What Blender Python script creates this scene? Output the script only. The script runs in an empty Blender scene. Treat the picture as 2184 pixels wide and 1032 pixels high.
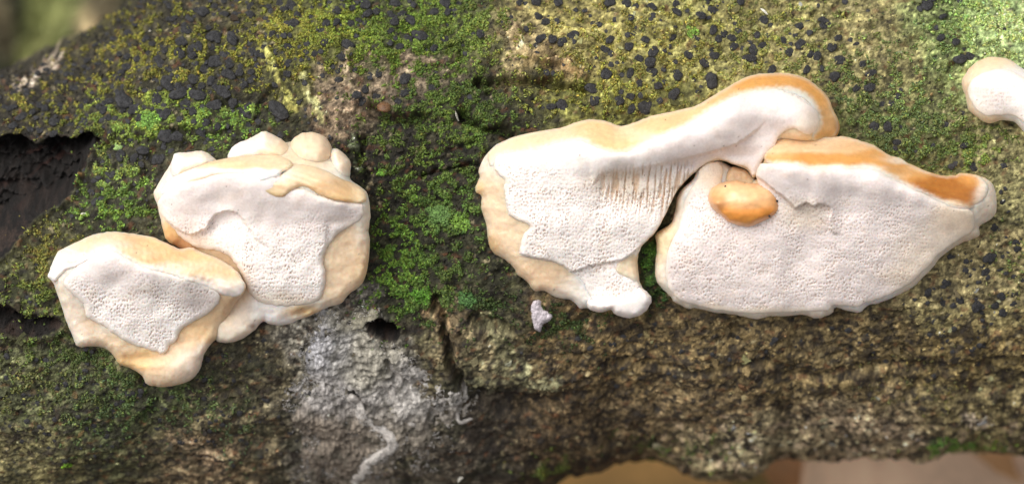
import bpy, bmesh, math, random
import numpy as np
from mathutils import Vector, Matrix

random.seed(7)
RNG = np.random.default_rng(11)
scene = bpy.context.scene

# ---------------------------------------------------------------- frame of reference
# Real scale: the photograph's 2184 px span about 109 mm on the front of the branch.
S = 5.0e-5                    # metres per photo pixel on the plane through the front of the log
D = 0.30                      # camera distance from that plane
PITCH = math.radians(45)      # camera looks 45 degrees down
SP, CP = math.sin(PITCH), math.cos(PITCH)
H0 = 0.100                    # height of that plane's centre above the ground
CX, CY = 1092.0, 516.0
MM = 1e-3

def to_world(L):
    """log frame (u right, v up the picture, w towards the camera) -> world"""
    L = np.asarray(L, float)
    o = np.empty_like(L)
    o[..., 0] = L[..., 0]
    o[..., 1] = L[..., 1]*SP - L[..., 2]*CP
    o[..., 2] = L[..., 1]*CP + L[..., 2]*SP + H0
    return o

def pix(px, py, w):
    k = (D - w)/D
    return np.stack([(px-CX)*S*k, (CY-py)*S*k, w + 0*np.asarray(px, float)], -1)

def project(u, v, w):
    k = D/(D - w)
    return CX + u/S*k, CY - v/S*k

# ---------------------------------------------------------------- camera
cam_d = bpy.data.cameras.new('camera')
cam = bpy.data.objects.new('camera', cam_d)
scene.collection.objects.link(cam)
cam.location = Vector(to_world(np.array([0, 0, D])))
cam.rotation_euler = (math.pi/2 - PITCH, 0, 0)
cam_d.sensor_width = 36
cam_d.lens = 36*D/(2184*S)
cam_d.clip_start = 0.005
cam_d.clip_end = 50
cam_d.dof.use_dof = True
cam_d.dof.focus_distance = D - 0.002
cam_d.dof.aperture_fstop = 17
scene.camera = cam

# ---------------------------------------------------------------- sky, sun, exposure (overcast)
SUN_EL, SUN_AZ = math.radians(62), math.radians(238)    # azimuth: direction the light comes from, from +Y clockwise
world = bpy.data.worlds.new('World'); scene.world = world
world.use_nodes = True
nt = world.node_tree; nt.nodes.clear()
sky = nt.nodes.new('ShaderNodeTexSky'); sky.sky_type = 'NISHITA'; sky.sun_disc = False
sky.sun_elevation = SUN_EL; sky.sun_rotation = SUN_AZ
sky.air_density = 1.0; sky.dust_density = 4.0
hs = nt.nodes.new('ShaderNodeHueSaturation'); hs.inputs['Saturation'].default_value = 0.07
bg = nt.nodes.new('ShaderNodeBackground'); bg.inputs['Strength'].default_value = 0.13
wo = nt.nodes.new('ShaderNodeOutputWorld')
nt.links.new(sky.outputs[0], hs.inputs['Color']); nt.links.new(hs.outputs[0], bg.inputs[0]); nt.links.new(bg.outputs[0], wo.inputs[0])
sun_d = bpy.data.lights.new('sun', 'SUN'); sun_d.energy = 1.5; sun_d.angle = math.radians(45)
sun_d.color = (1.0, 0.93, 0.84)
sun = bpy.data.objects.new('sun', sun_d); scene.collection.objects.link(sun)
sd_ = Vector((math.sin(SUN_AZ)*math.cos(SUN_EL), math.cos(SUN_AZ)*math.cos(SUN_EL), math.sin(SUN_EL)))
sun.rotation_euler = sd_.to_track_quat('Z', 'Y').to_euler()
scene.view_settings.view_transform = 'Standard'
scene.view_settings.look = 'None'
scene.view_settings.exposure = 0.47
scene.view_settings.gamma = 1
scene.view_settings.use_curve_mapping = False

# ---------------------------------------------------------------- numeric helpers
def lin(c):
    c = np.asarray(c, float)/255.0
    return np.where(c <= .04045, c/12.92, ((c+.055)/1.055)**2.4)

def hash2(ix, iy, seed):
    h = (ix.astype(np.int64)*374761393 + iy.astype(np.int64)*668265263 + seed*974711) & 0xffffffff
    h = ((h ^ (h >> 13))*1274126177) & 0xffffffff
    h = h ^ (h >> 16)
    return h

def perlin(x, y, seed=0):
    x = np.asarray(x, float); y = np.asarray(y, float)
    x0 = np.floor(x); y0 = np.floor(y); fx = x-x0; fy = y-y0
    def g(ix, iy, dx, dy):
        a = hash2(ix, iy, seed).astype(float)*(2*math.pi/4294967296.0)
        return np.cos(a)*dx + np.sin(a)*dy
    sx = fx*fx*fx*(fx*(fx*6-15)+10); sy = fy*fy*fy*(fy*(fy*6-15)+10)
    a = g(x0, y0, fx, fy); b = g(x0+1, y0, fx-1, fy); c = g(x0, y0+1, fx, fy-1); d = g(x0+1, y0+1, fx-1, fy-1)
    return ((a*(1-sx)+b*sx)*(1-sy) + (c*(1-sx)+d*sx)*sy)*1.5

def fbm(x, y, seed=0, octv=3, gain=.5):
    o = 0; a = 1
    for i in range(octv):
        o = o + a*perlin(x*2**i, y*2**i, seed+i*17); a *= gain
    return o

def worley(x, y, seed=0, jit=.85):
    """distance to the nearest jittered cell point, and that cell's random value"""
    x0 = np.floor(x); y0 = np.floor(y)
    best = np.full(np.shape(x), 9.0); bid = np.zeros(np.shape(x))
    for i in (-1, 0, 1):
        for j in (-1, 0, 1):
            h = hash2(x0+i, y0+j, seed)
            cx = x0+i+.5+jit*((h & 0xffff)/65535.0-.5); cy = y0+j+.5+jit*(((h >> 16) & 0xffff)/65535.0-.5)
            d = np.hypot(x-cx, y-cy)
            m = d < best
            best = np.where(m, d, best); bid = np.where(m, (h % 1009)/1009.0, bid)
    return best, bid

def sstep(a, b, x):
    t = np.clip((x-a)/(b-a), 0, 1)
    return t*t*(3-2*t)

def smooth_poly(pts, n=5, closed=True):
    p = np.array(pts, float); m = len(p); out = []
    rng = range(m) if closed else range(m-1)
    for i in rng:
        if closed: a, b, c, d = p[i-1], p[i], p[(i+1) % m], p[(i+2) % m]
        else: a, b, c, d = p[max(i-1, 0)], p[i], p[i+1], p[min(i+2, m-1)]
        for k in range(n):
            t = k/n
            out.append(.5*((2*b)+(c-a)*t+(2*a-5*b+4*c-d)*t*t+(3*b-a-3*c+d)*t**3))
    if not closed: out.append(p[-1])
    return np.array(out)

def poly_sd(x, y, poly, closed=True, want_near=False):
    """signed distance to a polygon (positive inside); nearest point if wanted"""
    x = np.asarray(x, float); y = np.asarray(y, float)
    best = np.full(x.shape, 1e18); nx = np.zeros(x.shape); ny = np.zeros(x.shape); ins = np.zeros(x.shape, bool)
    m = len(poly)
    for i in range(m if closed else m-1):
        ax, ay = poly[i]; bx, by = poly[(i+1) % m]
        ex, ey = bx-ax, by-ay
        L = ex*ex+ey*ey+1e-12
        t = np.clip(((x-ax)*ex+(y-ay)*ey)/L, 0, 1)
        qx = ax+t*ex; qy = ay+t*ey
        d = (x-qx)**2+(y-qy)**2
        mk = d < best
        best = np.where(mk, d, best)
        if want_near: nx = np.where(mk, qx, nx); ny = np.where(mk, qy, ny)
        if closed and ay != by:
            c = ((ay > y) != (by > y)) & (x < ex*(y-ay)/(by-ay)+ax)
            ins ^= c
    dd = np.sqrt(best)
    sd = np.where(ins, dd, -dd) if closed else dd
    return (sd, nx, ny) if want_near else sd

def rbf(pts):
    P = np.array([(a/300., b/300.) for a, b, _ in pts]); z = np.array([c for _, _, c in pts], float)
    def K(r2): return .5*r2*np.log(r2+1e-9)
    r2 = ((P[:, None]-P[None])**2).sum(-1)
    n = len(P)
    A = np.zeros((n+3, n+3)); A[:n, :n] = K(r2)+np.eye(n)*2e-3
    A[:n, n] = 1; A[:n, n+1:] = P; A[n, :n] = 1; A[n+1:, :n] = P.T
    s = np.linalg.solve(A, np.concatenate([z, [0, 0, 0]]))
    lo, hi = z.min()-.6, z.max()+.6
    def f(px, py):
        x = np.asarray(px, float)/300.; y = np.asarray(py, float)/300.
        o = s[n]+s[n+1]*x+s[n+2]*y
        for i in range(n):
            o = o+s[i]*K((x-P[i, 0])**2+(y-P[i, 1])**2)
        return np.clip(o, lo, hi)
    return f

def zones(px, py, Z, warp=25, seed=3, sharp=1.6):
    """blend of colour patches with ragged borders: Z = (x, y, rx, ry, rgb)"""
    wx = px+warp*fbm(px/70, py/70, seed, 3); wy = py+warp*fbm(px/70, py/70, seed+50, 3)
    num = np.zeros(np.shape(px)+(3,)); den = np.full(np.shape(px), 1e-9)
    for x, y, rx, ry, c in Z:
        q = np.exp(-sharp*(((wx-x)/rx)**2+((wy-y)/ry)**2))+1e-7
        num += q[..., None]*np.asarray(c); den += q
    return num/den[..., None]

# ---------------------------------------------------------------- object helpers
COL = scene.collection
def tag(o, label, cat, group=None, kind=None):
    if label: o['label'] = label
    if cat: o['category'] = cat
    if group: o['group'] = group
    if kind: o['kind'] = kind
    return o

def empty(name, loc):
    o = bpy.data.objects.new(name, None); o.empty_display_size = .005
    o.location = loc; COL.objects.link(o); return o

def mesh_np(name, V, F, mat, parent=None, col=None, smooth=True, quads=True):
    """V world coordinates, F (n,3|4) index array or list of such arrays"""
    off = np.array(parent_origin(parent)) if parent is not None else np.zeros(3)
    Fs = F if isinstance(F, list) else [F]
    me = bpy.data.meshes.new(name)
    V = np.asarray(V, float)-off
    me.vertices.add(len(V)); me.vertices.foreach_set('co', V.astype(np.float32).ravel())
    loops = np.concatenate([f.ravel() for f in Fs]).astype(np.int32)
    tot = np.concatenate([np.full(len(f), f.shape[1]) for f in Fs]).astype(np.int32)
    st = np.concatenate([[0], np.cumsum(tot)[:-1]]).astype(np.int32)
    me.loops.add(len(loops)); me.loops.foreach_set('vertex_index', loops)
    me.polygons.add(len(tot)); me.polygons.foreach_set('loop_start', st); me.polygons.foreach_set('loop_total', tot)
    me.polygons.foreach_set('use_smooth', np.full(len(tot), smooth, bool))
    me.update(calc_edges=True); me.validate()
    if col is not None:
        a = me.color_attributes.new('Col', 'FLOAT_COLOR', 'POINT')
        c4 = np.ones((len(V), 4), np.float32); c4[:, :3] = col
        a.data.foreach_set('color', c4.ravel())
    me.materials.append(mat)
    o = bpy.data.objects.new(name, me); COL.objects.link(o)
    if parent is not None: o.parent = parent
    return o

def parent_origin(p):
    v = Vector((0, 0, 0))
    while p is not None:
        v = v+p.location; p = p.parent
    return v

# ---------------------------------------------------------------- materials
def material(name, rough=.7, color=None, grain=.25, gscale=2500, bump=.3, bscale=4000, bdist=.0002, sss=0, sssr=(.001, .0006, .0004), spec=.4, coat=0):
    m = bpy.data.materials.new(name); m.use_nodes = True
    n = m.node_tree.nodes; l = m.node_tree.links
    b = n['Principled BSDF']
    b.inputs['Roughness'].default_value = rough
    b.inputs['Specular IOR Level'].default_value = spec
    tc = n.new('ShaderNodeTexCoord')
    if color is None:
        src = n.new('ShaderNodeAttribute'); src.attribute_name = 'Col'; base = src.outputs['Color']
    else:
        src = n.new('ShaderNodeRGB'); src.outputs[0].default_value = (*color, 1); base = src.outputs[0]
    nz = n.new('ShaderNodeTexNoise'); nz.inputs['Scale'].default_value = gscale; nz.inputs['Detail'].default_value = 4
    nz.inputs['Roughness'].default_value = .65
    l.new(tc.outputs['Object'], nz.inputs['Vector'])
    mr = n.new('ShaderNodeMapRange'); mr.inputs['From Min'].default_value = .3; mr.inputs['From Max'].default_value = .7
    mr.inputs['To Min'].default_value = 1-grain; mr.inputs['To Max'].default_value = 1+grain
    l.new(nz.outputs['Fac'], mr.inputs['Value'])
    mx = n.new('ShaderNodeMix'); mx.data_type = 'RGBA'; mx.blend_type = 'MULTIPLY'; mx.inputs['Factor'].default_value = 1
    l.new(base, mx.inputs['A']); l.new(mr.outputs[0], mx.inputs['B'])
    l.new(mx.outputs['Result'], b.inputs['Base Color'])
    if bump:
        n2 = n.new('ShaderNodeTexNoise'); n2.inputs['Scale'].default_value = bscale; n2.inputs['Detail'].default_value = 3
        l.new(tc.outputs['Object'], n2.inputs['Vector'])
        bp = n.new('ShaderNodeBump'); bp.inputs['Strength'].default_value = bump; bp.inputs['Distance'].default_value = bdist
        l.new(n2.outputs['Fac'], bp.inputs['Height']); l.new(bp.outputs[0], b.inputs['Normal'])
    if sss:
        b.inputs['Subsurface Weight'].default_value = sss
        b.inputs['Subsurface Radius'].default_value = (1, .6, .4)
        b.inputs['Subsurface Scale'].default_value = sssr[0]
    if coat:
        b.inputs['Coat Weight'].default_value = coat; b.inputs['Coat Roughness'].default_value = .25
    return m

M_BARK = material('bark', .8, grain=.45, gscale=3500, bump=.6, bscale=5000, bdist=.0003, spec=.35)
M_MOSS = material('moss', .6, grain=.25, gscale=3000, bump=0, spec=.4)
M_WART = material('black_wart', .75, (.034, .034, .037), grain=.6, gscale=5000, bump=.7, bscale=7000, bdist=.0002, spec=.35)
M_WARTU = material('wart_crust', .85, (.032, .032, .034), grain=.75, gscale=2.2, bump=1.0, bscale=3.5, bdist=.00022, spec=.3)   # for the unit-sized wart meshes
M_PORE = material('pore_flesh', .7, grain=.09, gscale=4200, bump=.08, bscale=6000, bdist=.0001, sss=.28, sssr=(.0010, 0, 0), spec=.3)
M_FLESH = material('cap_flesh', .55, grain=.10, gscale=1500, bump=.3, bscale=2500, bdist=.0002, sss=.7, sssr=(.0018, 0, 0), spec=.4)
M_ORANGE = material('orange_flesh', .38, grain=.12, gscale=900, bump=.2, bscale=1500, bdist=.0002, sss=.4, spec=.5, coat=.2)
M_MYC = material('mycelium', .9, grain=.3, gscale=4500, bump=.8, bscale=6000, bdist=.0003, spec=.2)
M_SOIL = material('soil', .95, (.045, .030, .018), grain=.6, gscale=120, bump=.8, bscale=300, bdist=.004)
M_LEAF = material('dry_leaf', .6, grain=.2, gscale=150, bump=.4, bscale=400, bdist=.0006, sss=0, spec=.4)
M_STONE = material('mossy_stone', .85, grain=.35, gscale=250, bump=.6, bscale=700, bdist=.002)
M_WOOD = material('cut_wood', .85, (.22, .14, .075), grain=.4, gscale=500, bump=.5, bscale=900, bdist=.0006)

# ---------------------------------------------------------------- the log: shape
TOP = np.array([(-2300, 330), (-900, 300), (-400, 270), (-120, 215), (0, 160), (75, 122), (140, 90), (220, 54), (287, 0), (360, -75), (470, -180),
                (640, -265), (900, -310), (1300, -330), (2184, -330), (3200, -320), (4500, -330)], float)
BOT = np.array([(-2300, 1120), (-400, 1130), (0, 1125), (500, 1115), (1000, 1075), (1130, 1050), (1208, 1028), (1300, 990), (1390, 988), (1440, 1004), (1490, 1022), (1560, 1030),
                (1612, 1022), (1650, 976), (1700, 990), (1745, 982), (1800, 990), (1860, 980), (1935, 976), (1980, 988), (2027, 968), (2120, 970),
                (2184, 983), (2400, 1000), (3200, 1040), (4500, 1010)], float)
_GX = np.arange(-2300, 4500, 4.0)
def _soft(T, r):
    y = np.interp(_GX, T[:, 0], T[:, 1]); k = np.hanning(2*r+1); k /= k.sum()
    return np.convolve(np.pad(y, r, mode='edge'), k, 'valid')
_GT, _GB = _soft(TOP, 14), _soft(BOT, 9)
def log_section(u):
    wd = -0.030
    k = (D-wd)/D
    px = CX+u/(S*k)
    T = np.interp(px, _GX, _GT); B = np.interp(px, _GX, _GB)
    vt = (CY-T)*S*k; vb = (CY-B)*S*(k-.008)
    r = (vt-vb)/2
    return (vt+vb)/2, r, np.clip(r, .02, .033)

def base_w(u, v):
    vc, r, d = log_section(u)
    q = np.clip((v-vc)/r, -.995, .995)
    return -d+d*np.sqrt(1-q*q)

def on_log(px, py):
    """log-frame point and outward normal of the smooth log where the ray of a pixel meets it"""
    px = np.asarray(px, float); py = np.asarray(py, float)
    w = np.zeros(px.shape)
    for _ in range(7):
        P = pix(px, py, w); w = .35*w+.65*base_w(P[..., 0], P[..., 1])
    P = pix(px, py, w)
    vc, r, d = log_section(P[..., 0])
    q = np.clip((P[..., 1]-vc)/r, -.995, .995)
    N = np.stack([0*q, q*d, np.sqrt(1-q*q)*r], -1)
    N /= np.linalg.norm(N, axis=-1, keepdims=True)
    return P, N

CAVITY = smooth_poly([(-300, 330), (-60, 300), (0, 299), (20, 294), (55, 297), (83, 311), (105, 292), (160, 293), (182, 284), (211, 292), (197, 320), (182, 352), (160, 385),
                      (150, 412), (124, 434), (92, 452), (72, 470), (58, 492), (34, 518), (14, 540), (-10, 552), (-60, 560), (-300, 520)], 3)
SLIT = smooth_poly([(-200, 640), (-20, 646), (20, 652), (60, 671), (120, 676), (132, 692), (105, 707), (50, 716), (-20, 702), (-200, 690)], 3)
HOLE = smooth_poly([(783, 688), (806, 680), (826, 688), (849, 700), (850, 716), (824, 722), (800, 709)], 3)
GROOVES = [  # path, half width px, depth mm
    ([(930, 640), (946, 690), (954, 730), (968, 790), (1000, 850)], 11, 2.2),
    ([(985, 240), (1012, 262), (1048, 275), (1090, 285)], 12, 2.2),
    ([(1020, 178), (1090, 176), (1160, 178), (1245, 188)], 11, 2.2),
    ([(772, 290), (768, 340), (780, 380)], 9, 1.6),
    ([(900, 375), (960, 358), (1020, 348)], 6, 1.2),
    ([(800, 225), (820, 250), (900, 250)], 16, 1.6),
    ([(1010, 680), (1040, 690), (1090, 700)], 12, 1.6),
    ([(1000, 840), (1090, 880), (1190, 860)], 26, 1.2),
    ([(830, 760), (850, 800), (868, 815)], 7, 1.2),
    ([(752, 838), (765, 860), (782, 868)], 8, 1.6),
    ([(300, 800), (330, 850), (300, 900)], 14, .8),
    ([(1300, 770), (1480, 790), (1640, 775)], 10, .8),
    ([(1690, 800), (1900, 785), (2184, 770)], 14, .6),
    ([(205, 290), (290, 300), (380, 280), (470, 290)], 10, 1.0),
    ([(530, 270), (560, 220), (590, 175)], 8, .8),
]
RIDGES = [
    ([(565, 115), (585, 150), (600, 190), (625, 225)], 13, .9),
    ([(650, 170), (665, 215), (690, 255)], 10, .9),
    ([(1090, 62), (1108, 95), (1150, 128), (1200, 140), (1245, 163)], 9, 1.5),
    ([(745, 110), (740, 160), (760, 215), (720, 250)], 9, .6),
    ([(770, 120), (860, 125), (950, 130), (965, 110)], 8, .6),
    ([(158, 392), (176, 350), (200, 312)], 9, .8),
    ([(1900, 840), (2040, 860), (2120, 850)], 30, .6),
]
GROOVES = [(smooth_poly(p, 4, False), a, b) for p, a, b in GROOVES]
RIDGES = [(smooth_poly(p, 4, False), a, b) for p, a, b in RIDGES]

def near(px, py, poly, m=60):
    lo = poly.min(0)-m; hi = poly.max(0)+m
    return (px > lo[0]) & (px < hi[0]) & (py > lo[1]) & (py < hi[1])

def arc_y(py):
    """noise coordinate that runs evenly round the log instead of down the picture"""
    return np.where((py > 1030) | (py < -330), py*1.0+60*np.sign(py), .45*py+.55*(330+690*np.arcsin(np.clip((py-330)/720, -.985, .985))))

def relief(px, py):
    """bark relief in mm, and masks of the openings"""
    wx = px+9*fbm(px/40, py/40, 91, 2); wy = py+9*fbm(px/40, py/40, 92, 2)
    rough = 1.0+.5*sstep(900, 600, np.abs(px-1050)+.2*np.abs(py-600))
    ay = arc_y(py)
    h = .9*perlin(px/260, ay/200, 1)+.45*perlin(px/95, ay/80, 2)*rough+.22*perlin(px/38, ay/30, 4)
    h += .16*perlin(px/17, ay/14, 5)+.15*perlin(px/8, ay/7, 6)
    f, _ = worley(px/26, ay/19, 31)
    h += .10*(.55-f)
    f2, _ = worley(px/10, ay/9, 37)
    h += .13*(.5-f2)
    h -= .55*sstep(.25, .75, fbm(px/48+ay/120, ay/30, 47, 3))*sstep(-.4, .3, perlin(px/180, ay/150, 48))
    # hollow between the two groups of brackets
    h -= 1.6*np.exp(-(((px-905)/120)**2+((py-400)/210)**2))
    h -= 1.0*np.exp(-(((px-1060)/120)**2+((py-900)/90)**2))
    h += 1.2*np.exp(-(((px-1060)/60)**2+((py-110)/60)**2))
    for poly, hw, dp in GROOVES:
        m = near(px, py, poly)
        if m.any():
            d = poly_sd(wx[m], wy[m], poly, False)
            h[m] -= dp*sstep(hw*1.25, hw*.3, d)
    for poly, hw, hp in RIDGES:
        m = near(px, py, poly)
        if m.any():
            d = poly_sd(wx[m], wy[m], poly, False)
            h[m] += hp*sstep(hw*1.2, 0, d)
    inner = np.zeros(px.shape); sink = np.zeros(px.shape)
    for poly, dp in ((CAVITY, 7.01), (SLIT, 3.2), (HOLE, 5.0)):
        m = near(px, py, poly)
        if m.any():
            sd = poly_sd(px[m]+3*perlin(px[m]/12, py[m]/12, 77), py[m]+3*perlin(px[m]/12, py[m]/12, 78), poly)
            deep = sstep(-2, 9+(55*sstep(400, 500, py[m]) if dp > 7 else (14 if dp < 4.6 else 0)), sd)
            floor = dp*(.55+.25*sstep(0, 60, sd))+1.3*perlin(px[m]/60+py[m]/90, (py[m]-px[m]*.55)/22, 81)+.9*perlin(px[m]/14, py[m]/12, 82)+.5*perlin(px[m]/6, py[m]/6, 83)
            if dp > 7:   # a shelf of old wood stands higher in the middle, and the top edge overhangs a deep gap
                floor += 2.6*sstep(360, 318, py[m])-1.6*np.exp(-(((px[m]-110)/60)**2+((py[m]-335)/22)**2))
                floor -= 2.2*sstep(470, 580, py[m])
            h[m] = h[m]*(1-.35*deep); sink[m] = np.maximum(sink[m], floor*deep)
            inner[m] = np.maximum(inner[m], sstep(-6, 0, sd))
            h[m] += .5*np.exp(-((sd+7)/6)**2)
    return h, inner, sink

SINK = np.array([0, .45, -1.0])*MM
def surf(px, py):
    P, N = on_log(px, py)
    h, inner, sink = relief(np.asarray(px, float), np.asarray(py, float))
    return P+N*(h*MM)[..., None]+sink[..., None]*SINK, N, inner

# ---------------------------------------------------------------- the log: colours of bark (pigment patches)
BARKZ = [(60, 230, 160, 90, (52, 48, 38)), (250, 120, 130, 100, (60, 56, 40)), (420, 120, 160, 100, (56, 54, 40)), (350, 250, 120, 60, (60, 62, 40)),
    (500, 60, 120, 80, (70, 64, 46)), (620, 80, 120, 80, (112, 112, 60)), (750, 60, 130, 70, (74, 78, 46)), (850, 70, 120, 60, (70, 76, 44)),
    (980, 50, 100, 70, (76, 80, 48)), (840, 160, 110, 50, (138, 122, 102)), (745, 190, 45, 60, (140, 122, 100)), (1100, 75, 50, 60, (165, 148, 110)), (1180, 130, 60, 30, (130, 108, 80)),
    (1250, 60, 150, 90, (158, 148, 92)), (1450, 80, 150, 100, (150, 146, 90)), (1650, 80, 150, 100, (146, 138, 90)), (1850, 120, 140, 120, (132, 124, 84)),
    (2020, 60, 80, 100, (128, 140, 88)), (2140, 60, 80, 110, (166, 186, 126)), (1900, 260, 120, 80, (96, 100, 62)), (2000, 330, 100, 80, (104, 104, 66)),  # far upper right algae green includes its overexposed brightness
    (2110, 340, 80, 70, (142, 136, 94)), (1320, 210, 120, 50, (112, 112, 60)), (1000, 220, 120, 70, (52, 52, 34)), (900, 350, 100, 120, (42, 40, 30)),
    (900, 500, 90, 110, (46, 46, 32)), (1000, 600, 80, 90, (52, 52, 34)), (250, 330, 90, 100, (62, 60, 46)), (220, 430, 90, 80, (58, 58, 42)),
    (110, 560, 70, 70, (82, 80, 54)), (60, 640, 80, 60, (64, 66, 42)), (100, 800, 150, 80, (88, 90, 64)), (250, 900, 180, 90, (74, 78, 54)),
    (60, 980, 120, 60, (122, 114, 82)), (420, 960, 110, 70, (112, 96, 76)), (430, 960, 40, 30, (165, 140, 118)), (500, 800, 80, 80, (64, 60, 46)),
    (560, 860, 70, 100, (92, 84, 64)), (700, 760, 80, 80, (150, 144, 136)), (720, 880, 130, 90, (128, 122, 114)), (850, 960, 130, 90, (104, 96, 86)),
    (950, 780, 40, 80, (96, 88, 68)), (970, 720, 30, 50, (130, 112, 88)), (1050, 760, 80, 80, (112, 108, 84)), (1030, 900, 100, 90, (56, 50, 44)),
    (1250, 750, 130, 90, (104, 88, 62)), (1500, 740, 200, 80, (112, 96, 68)), (1750, 760, 200, 80, (104, 90, 64)), (2060, 620, 130, 70, (150, 138, 98)),
    (2100, 750, 140, 60, (104, 90, 60)), (1200, 900, 130, 80, (84, 70, 52)), (1450, 870, 150, 60, (112, 96, 72)), (1600, 950, 110, 50, (142, 130, 104)),
    (1850, 930, 150, 60, (150, 134, 110)), (2100, 900, 120, 80, (130, 118, 86)), (1385, 570, 30, 60, (50, 62, 32))]
BARKZ = [(a, b, c, d, lin(e)) for a, b, c, d, e in BARKZ]

# ---------------------------------------------------------------- where moss and algae grow
MOSSZ = [(60, 235, 150, 70, .42, (112, 116, 48)), (270, 120, 130, 90, .6, (118, 122, 46)), (430, 130, 150, 100, .55, (112, 122, 46)), (300, 250, 160, 45, 1.0, (112, 144, 58)), (480, 255, 80, 40, 1.0, (104, 146, 62)), (620, 80, 110, 80, .8, (124, 128, 50)),
         (760, 60, 140, 70, .9, (98, 124, 42)), (900, 70, 130, 70, 1.0, (92, 124, 44)), (1000, 60, 80, 60, .8, (96, 116, 50)), (960, 210, 130, 60, .9, (74, 100, 38)), (880, 330, 110, 110, .55, (80, 104, 40)), (960, 450, 90, 80, .8, (84, 118, 50)), (840, 560, 60, 90, .9, (88, 128, 42)), (950, 600, 90, 70, .55, (70, 92, 40)),
         (1040, 270, 60, 50, .8, (76, 104, 40)), (240, 340, 60, 60, .6, (110, 132, 62)), (240, 430, 90, 60, .9, (96, 132, 54)), (110, 540, 60, 60, .8, (112, 118, 54)), (90, 640, 80, 50, .8, (96, 118, 50)), (170, 750, 120, 40, .7, (78, 102, 46)), (250, 860, 120, 60, .6, (76, 100, 56)), (80, 820, 120, 60, .45, (100, 112, 62)),
         (1300, 200, 130, 50, .6, (112, 124, 50)), (1350, 100, 200, 100, .5, (136, 140, 66)), (1600, 80, 160, 100, .58, (118, 130, 66)), (1850, 200, 140, 120, .45, (98, 120, 62)), (1900, 280, 120, 70, .8, (86, 108, 60)), (2000, 330, 80, 60, .6, (92, 116, 58)), (2030, 60, 60, 80, .5, (124, 160, 86)), (2140, 60, 90, 110, .85, (160, 190, 114)),  # last patch: algae green, lightened to carry overexposure
         (2090, 300, 60, 40, .6, (112, 136, 60)), (1200, 690, 70, 40, .8, (56, 74, 34)), (1010, 660, 70, 40, .6, (58, 80, 36)), (880, 640, 50, 50, .7, (76, 108, 42)), (300, 790, 120, 60, .5, (70, 92, 46)), (1390, 570, 26, 60, 1.0, (66, 108, 38)), (1400, 620, 30, 40, .7, (44, 66, 30)), (2160, 560, 40, 60, .4, (112, 130, 70)), (2040, 960, 50, 20, .9, (82, 128, 50)), (1180, 1000, 60, 20, .6, (96, 116, 50)), (1430, 960, 120, 20, .35, (84, 104, 50)), (1950, 820, 120, 40, .3, (104, 104, 60)),
         (440, 860, 60, 40, .35, (84, 104, 60)), (510, 940, 40, 60, .5, (82, 100, 64)), (20, 690, 60, 20, .5, (104, 122, 52)), (2100, 960, 80, 20, .5, (96, 120, 50))]
def moss_field(x, y):
    den = np.zeros(x.shape); col = np.zeros(x.shape+(3,)); cw = np.full(x.shape, 1e-6)
    wx = x+30*fbm(x/60, y/60, 401, 3); wy = y+30*fbm(x/60, y/60, 402, 3)
    for a, b, rx, ry, k, c in MOSSZ:
        q = np.exp(-1.1*(((wx-a)/rx)**2+((wy-b)/ry)**2))
        den += k*q; col += q[..., None]*lin(c); cw += q
    col = col/cw[..., None]*np.array([1.10, .93, 1.0])
    col = col*(.75+.5*sstep(-.5, .5, fbm(x/90, y/80, 415, 2)))[..., None]
    for i in (0, 1):
        m = near(x, y, RIDGES[i][0])
        if m.any(): den[m] *= .12+.88*sstep(7, 14, poly_sd(x[m], y[m], RIDGES[i][0], False))
    tuft = fbm(x/26, y/22, 411, 3)*.9+.4*perlin(x/9, y/8, 413)
    p = np.clip(den*1.25, 0, 1.1)*sstep(-.22, .26, tuft+.45*(den-.65))
    return p, col, tuft

VEINS = [(0, (186, 182, 104)), (1, (204, 202, 140)), (2, (164, 138, 100)), (3, (176, 158, 130)), (4, (150, 132, 110)), (5, (120, 92, 54))]
PALES = [([(38, 182), (75, 150), (122, 110)], 12, (196, 178, 158)), ([(700, 250), (745, 235), (770, 200)], 10, (165, 142, 116)), ([(905, 668), (930, 660), (950, 690)], 12, (150, 126, 98)), ([(990, 700), (1040, 740), (1030, 790)], 16, (146, 132, 104)),
         ([(400, 945), (440, 962), (480, 985)], 16, (170, 146, 122)), ([(1090, 60), (1100, 90), (1130, 110)], 20, (186, 166, 126)), ([(752, 285), (760, 320), (766, 350)], 7, (140, 148, 116)), ([(1110, 780), (1140, 830), (1190, 820)], 18, (138, 136, 108)),
         ([(1560, 960), (1620, 940), (1700, 950)], 16, (164, 152, 126)), ([(1780, 900), (1880, 905), (1960, 930)], 18, (168, 148, 126)), ([(2060, 890), (2100, 900)], 12, (176, 160, 146))]
PALES = [(smooth_poly(p, 3, False), a, c) for p, a, c in PALES]
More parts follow.
